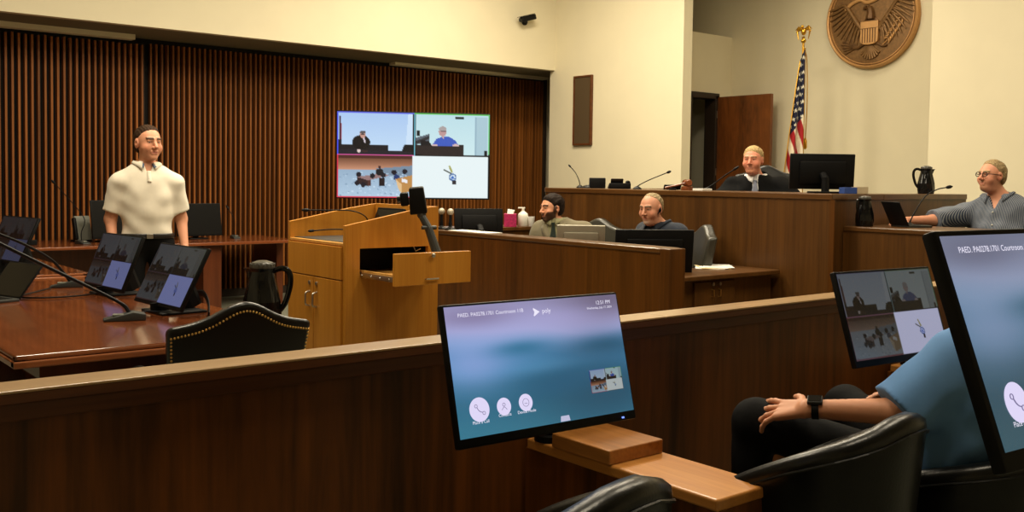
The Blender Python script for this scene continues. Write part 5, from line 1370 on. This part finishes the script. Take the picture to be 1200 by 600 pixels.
def seated(b, bf, zp, lean=.03, tl=.52, sw=.19, knee=.44, arms=None, headoff=(0, .04, .16), kz=None, footz=0.0, thigh=.42):
    """joints of a seated figure; b = point under the pelvis, zp = pelvis height"""
    bf = nrm((bf[0], bf[1], 0)); br = nrm(np.cross(bf, (0, 0, 1))); b = np.array((b[0], b[1], 0.))
    def a(x, y, z): return b+br*x+bf*y+np.array((0, 0, z))
    zs = zp+tl; kz = zp+.02 if kz is None else kz
    J = dict(pelvis=a(0, 0, zp), neck=a(0, -lean, zs), head=a(headoff[0], headoff[1]-lean, zs+headoff[2]), shR=a(sw, -lean, zs-.095), shL=a(-sw, -lean, zs-.095),
             elR=a(sw+.07, .06, zs-.34), elL=a(-sw-.07, .06, zs-.34), wrR=a(sw-.05, .27, zs-.36), wrL=a(-sw+.05, .27, zs-.36),
             hpR=a(.09, .02, zp-.02), hpL=a(-.09, .02, zp-.02), knR=a(.12, thigh, kz), knL=a(-.12, thigh, kz), anR=a(.12, thigh-.02, footz+.10), anL=a(-.12, thigh-.02, footz+.10), toR=a(.13, thigh+.15, footz+.045), toL=a(-.13, thigh+.15, footz+.045))
    if arms:
        for k, v in arms.items(): J[k] = a(*v) if len(v) == 3 else v[0]
    return J, bf, br, a
# ---- clerk in the light suit
J, bf_, br_, a_ = seated((5.875, 6.485), (-.80, -.52), .50, .03, .60, .20, headoff=(.01, .05, .145))
J['head'] = np.array((5.775, 6.51, 1.20)); J['neck'] = np.array((5.82, 6.50, 1.088))
T_, I = person('person', 'bearded clerk in a light suit and dark green tie behind the silver monitor', J, dict(root=(5.875, 6.485, 0), bf=(-.80, -.52, 0), hf=(-1., .16, -.05), sw=.19, cd=.115, skin=(210, 150, 116), hairc=(34, 24, 18), hairfn=short_hair(.012, -.06), hairg=.010, hairtop=1.7,
    beardfn=lambda Q: np.clip(np.maximum(np.clip((-.047+np.clip((np.abs(Q[:, 0])-.026)*.9, 0, .03)-Q[:, 2])/.008, 0, 1)*(Q[:, 1] > -.005)*(Q[:, 2] > -.128)*(1-np.exp(-((Q[:, 0]/.022)**2+((Q[:, 2]+.0585)/.008)**2))),
        np.maximum(np.exp(-((Q[:, 0]/.026)**4+((Q[:, 2]+.045)/.006)**2))*(Q[:, 1] > .06), (np.abs(Q[:, 0]) > .052)*(np.abs(Q[:, 1]-.012) < .014)*(Q[:, 2] < .03)*(Q[:, 2] > -.06)*1.0)), 0, 1), beardc=(40, 27, 19), beardk=.9,
    handL=(bf_, (0, 0, 1), br_, dict(curl=.3)), handR=(bf_, (0, 0, 1), -br_, dict(curl=.3)),
    garments=lambda c: [('dress_shirt', shirt(c, .010, waist=.1, long=True, fold=0, necklift=.012, loose=0), .0095, OLIVE), ('suit_jacket', shirt(c, .020, waist=-.05, long=True, vneck=1.0, fold=.003, necklift=-.008), .0095, SUIT), ('trousers', trousers(c), .0115, SUIT), ('shoes', shoes(c), .01, SHOE)]))
collar(T_, I, OLIVE, over='dress_shirt', gap=.2, lift=.026, w=.028, pts=.015, off=.003)
strip(T_, I, 'necktie', [[(1.0, -.017, .085), (1.0, 0, .092), (1.0, .017, .085)], [(.955, -.013, .112), (.955, 0, .12), (.955, .013, .112)], [(.8, -.026, .148), (.8, 0, .155), (.8, .026, .148)], [(.5, -.04, .155), (.5, 0, .16), (.5, .04, .155)]], TIE, .006, .006)
for s in (-1, 1):
    strip(T_, I, 'lapel', [[(.97, s*.062, .02), (.985, s*.10, .01)], [(.92, s*.055, .108), (.93, s*.12, .09)], [(.82, s*.035, .148), (.85, s*.105, .128)], [(.62, s*.004, .160), (.66, s*.045, .158)]], SUIT, .005)
# ---- balding clerk in navy
J, bf_, br_, a_ = seated((5.80, 5.26), (-.96, .1), .52, .02, .60, .19, headoff=(0, .05, .15))
J['head'] = np.array((5.685, 5.245, 1.238)); J['neck'] = np.array((5.775, 5.255, 1.115)); J['shR'][2] = J['shL'][2] = 1.05
T_, I = person('person', 'balding grey-haired clerk in a navy shirt behind the wide black monitor', J, dict(root=(5.80, 5.26, 0), bf=(-.9, -.12, 0), hf=(-1., -.12, -.16), hs=1.0, sw=.21, cd=.125, belly=.14, neckr=.066, face=dict(cheek=1.06, jaw=1.1, double=True), skin=(206, 146, 116), hairc=(150, 132, 100), browc=(120, 96, 74), hairfn=short_hair(-.035, -.06), hairg=.0035, hairtop=.8,
    beardfn=lambda Q: np.exp(-((Q[:, 0]/.03)**2+((Q[:, 2]+.092)/.02)**2))*(Q[:, 1] > .05), beardc=(200, 186, 170), beardk=.7,
    handL=(bf_, (0, 0, 1), br_, dict(curl=.3)), handR=(bf_, (0, 0, 1), -br_, dict(curl=.3)),
    garments=lambda c: [('polo_shirt', shirt(c, .016, .8, waist=.05, fold=.003), .0095, NAVY), ('trousers', trousers(c), .0115, PANTS), ('shoes', shoes(c), .01, SHOE)]))
collar(T_, I, NAVY, gap=.40, lift=.03)
Bt = BM(); p_ = I['hc']+I['Rh']@np.array((-.083, .004, -.004))-I['o']; sphere(Bt, tuple(p_), .012, 1, 1, 1.5); tube(Bt, [tuple(p_), tuple(I['hc']+I['Rh']@np.array((-.08, .03, -.03))-I['o'])], .004, 6); obj('earpiece', Bt, M['black'], T_, True)
# ---- judge
J, bf_, br_, a_ = seated((7.42, 5.545), (-.84, -.54), .95, .02, .545, .20, headoff=(0, .06, .15), footz=.45, arms=dict(elR=(.34, .10, 1.25), elL=(-.34, .10, 1.25), wrR=(.16, .25, 1.14), wrL=(-.16, .25, 1.14)))
J['head'] = np.array((7.325, 5.535, 1.652)); J['neck'] = np.array((7.40, 5.555, 1.495))
def robe(c):
    base = shirt(c, .026, waist=None, long=True, vneck=1, vshape=(.030, .16), fold=.009, necklift=-.002, loose=.05)
    return lambda P: smin(base(P), smax(c['legs'](P, .05), -(P[:, 2]-.6), .02), .08)
T_, I = person('person', 'judge in a black robe seated behind the raised bench', J, dict(root=(7.42, 5.545, .45), bf=bf_, hf=(-.93, -.34, -.04), hs=1.03, sw=.22, cd=.135, belly=.15, neckr=.068, face=dict(cheek=1.1, jaw=1.16, double=True), skin=(214, 140, 112), hairc=(176, 150, 104), hairfn=short_hair(.010, -.05), hairg=.009, hairtop=1.2, browc=(150, 116, 84),
    beardfn=lambda Q: np.exp(-((Q[:, 0]/.03)**2+((Q[:, 2]+.046)/.010)**2))*(Q[:, 1] > .06)+np.exp(-((Q[:, 0]/.03)**2+((Q[:, 2]+.088)/.018)**2))*(Q[:, 1] > .06), beardc=(182, 130, 96), beardk=.6,
    handL=(bf_, (0, 0, 1), br_, dict(curl=.4)), handR=(bf_, (0, 0, 1), -br_, dict(curl=.4)),
    garments=lambda c: [('dress_shirt', shirt(c, .010, waist=.1, long=True, fold=0, necklift=.010, loose=0), .0095, WHITESH), ('robe', robe(c), .0095, ROBE), ('shoes', shoes(c), .01, SHOE)]))
collar(T_, I, WHITESH, over='dress_shirt', gap=.16, lift=.036, pts=.03)
strip(T_, I, 'necktie', [[(.97, -.016, .095), (.97, 0, .10), (.97, .016, .095)], [(.93, -.013, .125), (.93, 0, .132), (.93, .013, .125)], [(.8, -.026, .162), (.8, 0, .168), (.8, .026, .162)], [(.55, -.04, .165), (.55, 0, .17), (.55, .04, .165)]], cloth_mat('silver_stripe_tie', (120, 124, 140)), .006, .006)
# ---- witness
J, bf_, br_, a_ = seated((7.86, 3.50), (-.95, .02), .78, .02, .55, .235, headoff=(0, .05, .16), footz=.3)
J['head'] = np.array((7.72, 3.585, 1.525)); J['neck'] = np.array((7.79, 3.545, 1.365)); J['shR'] = np.array((7.72, 3.78, 1.225)); J['shL'] = np.array((7.82, 3.25, 1.235))
J['elR'] = np.array((7.40, 3.88, 1.175)); J['wrR'] = np.array((7.10, 3.935, 1.18)); J['elL'] = np.array((7.62, 3.08, 1.02)); J['wrL'] = np.array((7.50, 3.10, .85))
T_, I = person('person', 'witness in glasses and blue striped shirt reaching toward the laptop', J, dict(root=(7.86, 3.50, .3), bf=(-.95, -.05, 0), hf=(-.97, .34, .06), hs=1.0, sw=.25, cd=.15, belly=.20, bellyx=.22, hip=.2, neckr=.072, arm=1.15, face=dict(cheek=1.06, jaw=1.12, double=True), skin=(212, 148, 118), hairc=(158, 136, 100), hairfn=short_hair(-.012, -.075), hairg=.013, hairtop=1.0,
    beardfn=lambda Q: (np.exp(-((Q[:, 0]/.03)**2+((Q[:, 2]+.045)/.009)**2))+np.exp(-((Q[:, 0]/.028)**2+((Q[:, 2]+.09)/.022)**2)))*(Q[:, 1] > .05), beardc=(126, 88, 58), beardk=.85, fineR=True,
    handR=((-1, .15, -.12), (0, 0, 1), (-.2, -1, 0), dict(curl=.3)), handL=((-1, .1, -.1), (0, 0, 1), (0, 1, 0), dict(curl=.3)),
    garments=lambda c: [('striped_shirt', shirt(c, .018, .98, waist=-.02, fold=.005, loose=.022, vneck=1, vshape=(.034, .50)), .009, STR), ('trousers', trousers(c), .0115, PANTS), ('shoes', shoes(c), .01, SHOE)]))
collar(T_, I, STR, over='striped_shirt', gap=.5, lift=.032, pts=.04)
buttons(T_, I, (.84, .68, .52), .0065)
def glasses(T, I, m):
    B = BM(); Rh, hc, o = I['Rh'], I['hc'], I['o']
    def h(x, y, z): return tuple(hc+Rh@np.array((x, y, z))-o)
    for s in (-1, 1):
        tube(B, [h(s*(.033+.024*math.cos(a)), .104-.006*abs(math.cos(a)), .010+.017*math.sin(a)) for a in np.linspace(0, 2*PI, 22)[:-1]], .0030, 6, closed=True)
        tube(B, [h(s*.057, .098, .014), h(s*.078, .06, .014), h(s*.084, -.01, .012), h(s*.082, -.025, -.005)], .0030, 6)
    tube(B, [h(-.010, .105, .013), h(0, .108, .016), h(.010, .105, .013)], .002, 6); obj('glasses', B, m, T, True)
glasses(T_, I, M['black'])
# ---- juror
J = dict(pelvis=(3.12, 1.60, .50), neck=(3.22, 1.42, .985), head=(3.26, 1.43, 1.145), shL=(3.05, 1.50, .905), shR=(3.43, 1.38, .905), elL=(2.905, 1.615, .735), elR=(3.55, 1.62, .68), wrL=(2.765, 1.855, .72), wrR=(3.42, 1.85, .70),
         hpL=(3.02, 1.62, .50), hpR=(3.22, 1.62, .50), knL=(2.815, 2.09, .625), knR=(3.39, 2.10, .60), anL=(2.80, 2.13, .10), anR=(3.42, 2.12, .10), toL=(2.79, 2.29, .045), toR=(3.44, 2.28, .045))
T_, I = person('person', 'seated juror in a blue shirt with a dark wristwatch, head out of the frame', J, dict(root=(3.12, 1.60, 0), bf=(-.25, 1, 0), hf=(-.15, 1, 0), sw=.21, cd=.13, belly=.15, bellyx=.18, arm=1.12, leg=1.05, skin=(206, 144, 110), hairc=(70, 52, 36), hairfn=short_hair(.010, -.06), fineL=True,
    handL=((.02, .95, -.22), (-.55, .12, .8), (.75, .3, .5), dict(curl=.26, spread=.26, sc=1.2, curls=(.14, .20, .28, .36))), handR=((-.3, 1, -.2), (0, 0, 1), (-1, 0, 0), dict(curl=.3)),
    garments=lambda c: [('blue_shirt', shirt(c, .020, .97, waist=-.08, fold=.005, loose=.03), .0075, BLUE), ('trousers', trousers(c, .016), .0105, PANTS), ('shoes', shoes(c), .01, SHOE)]))
collar(T_, I, BLUE, over='blue_shirt', gap=.35, lift=.03)
w_, e_ = np.array(J['wrL']), np.array(J['elL']); dv = nrm(w_-e_); wc = w_-dv*.028; nv_ = nrm(np.array((-.55, .25, .75))-dv*(np.array((-.55, .25, .75))@dv)); tv_ = np.cross(dv, nv_)
Bt = BM(); prof_ = ((-.011, .031), (-.011, .0345), (.011, .0345), (.011, .031)); AA = np.linspace(0, 2*PI, 33)[:-1]
V_ = [[Bt.verts.new(wc+(nv_*math.cos(a)*.92+tv_*math.sin(a)*1.06)*rr_2+dv*xx-I['o']) for a in AA] for (xx, rr_2) in prof_]
for k in range(4):
    for q in range(32): Bt.faces.new((V_[k][q], V_[k][(q+1) % 32], V_[(k+1) % 4][(q+1) % 32], V_[(k+1) % 4][q]))
bmesh.ops.recalc_face_normals(Bt, faces=Bt.faces[:]); wt = obj('watch_strap', Bt, M['black'], T_, True)
Bt = BM(); Mw = Matrix.Translation(wc+nv_*.036-I['o']) @ Matrix([[tv_[i], dv[i], nv_[i]] for i in range(3)]).to_4x4(); box(Bt, -.020, .020, -.024, .024, -.009, .006, .005, 3, Mw); obj('watch_case', Bt, M['darkgrey'], T_, True)
Bt = BM(); box(Bt, -.0165, .0165, -.0205, .0205, .006, .007, .0004, 1, Mw); obj('watch_face', Bt, M['blackgloss'], T_)
LP = [(7.0, 6.2, 1.3, .7, 120), (6.9, 8.3, 1.3, .7, 156), (4.6, 7.1, 1.3, .7, 96), (2.0, 6.6, 1.3, .7, 104), (4.6, 5.2, 1.3, .7, 90), (1.8, 5.2, 1.3, .7, 90), (7.0, 2.8, 1.3, .7, 64), (4.6, 2.2, 1.3, .7, 70), (1.8, 1.8, 1.3, .7, 60), (9.9, 6.0, .8, .8, 22)]  # last entry is an added lamp that lifts the seal wall
PL = ['over the judge bench', 'over the bright front wall corner', 'over the clerks', 'over the standing man', 'over the podium', 'over the counsel table', 'over the witness', 'over the juror', 'over the jury monitors', 'added in the alcove to brighten the seal wall']
for (x, y, w_, d_, p), s in zip(LP, PL): ceiling_light(x, y, w_, d_, p, 'recessed rectangular ceiling light ' + s)
# ================================================================== camera and look
cd = bpy.data.cameras.new('camera'); co = bpy.data.objects.new('camera', cd); COL.objects.link(co)
yaw, pit, rol = .885, -.04206, .01344
fw = Vector((math.cos(yaw)*math.cos(pit), math.sin(yaw)*math.cos(pit), math.sin(pit)))
rt = Vector((math.sin(yaw), -math.cos(yaw), 0)); up = rt.cross(fw)
r2 = rt*math.cos(rol) + up*math.sin(rol); u2 = up*math.cos(rol) - rt*math.sin(rol)
mw = Matrix(((r2.x, u2.x, -fw.x, 0), (r2.y, u2.y, -fw.y, 0), (r2.z, u2.z, -fw.z, 1.45), (0, 0, 0, 1)))
co.matrix_world = mw
cd.sensor_fit = 'HORIZONTAL'; cd.sensor_width = 36; cd.lens = 1159/1200*36; cd.shift_y = (259.5-300)/1200; cd.clip_start = .02; cd.clip_end = 100
SC.camera = co
w = bpy.data.worlds.new('world'); SC.world = w; w.use_nodes = True
w.node_tree.nodes['Background'].inputs['Color'].default_value = (1, .9, .75, 1); w.node_tree.nodes['Background'].inputs['Strength'].default_value = .05
vs = SC.view_settings; vs.view_transform = 'Standard'; vs.look = 'None'; vs.gamma = 1.0; vs.exposure = 0.0; vs.use_curve_mapping = False
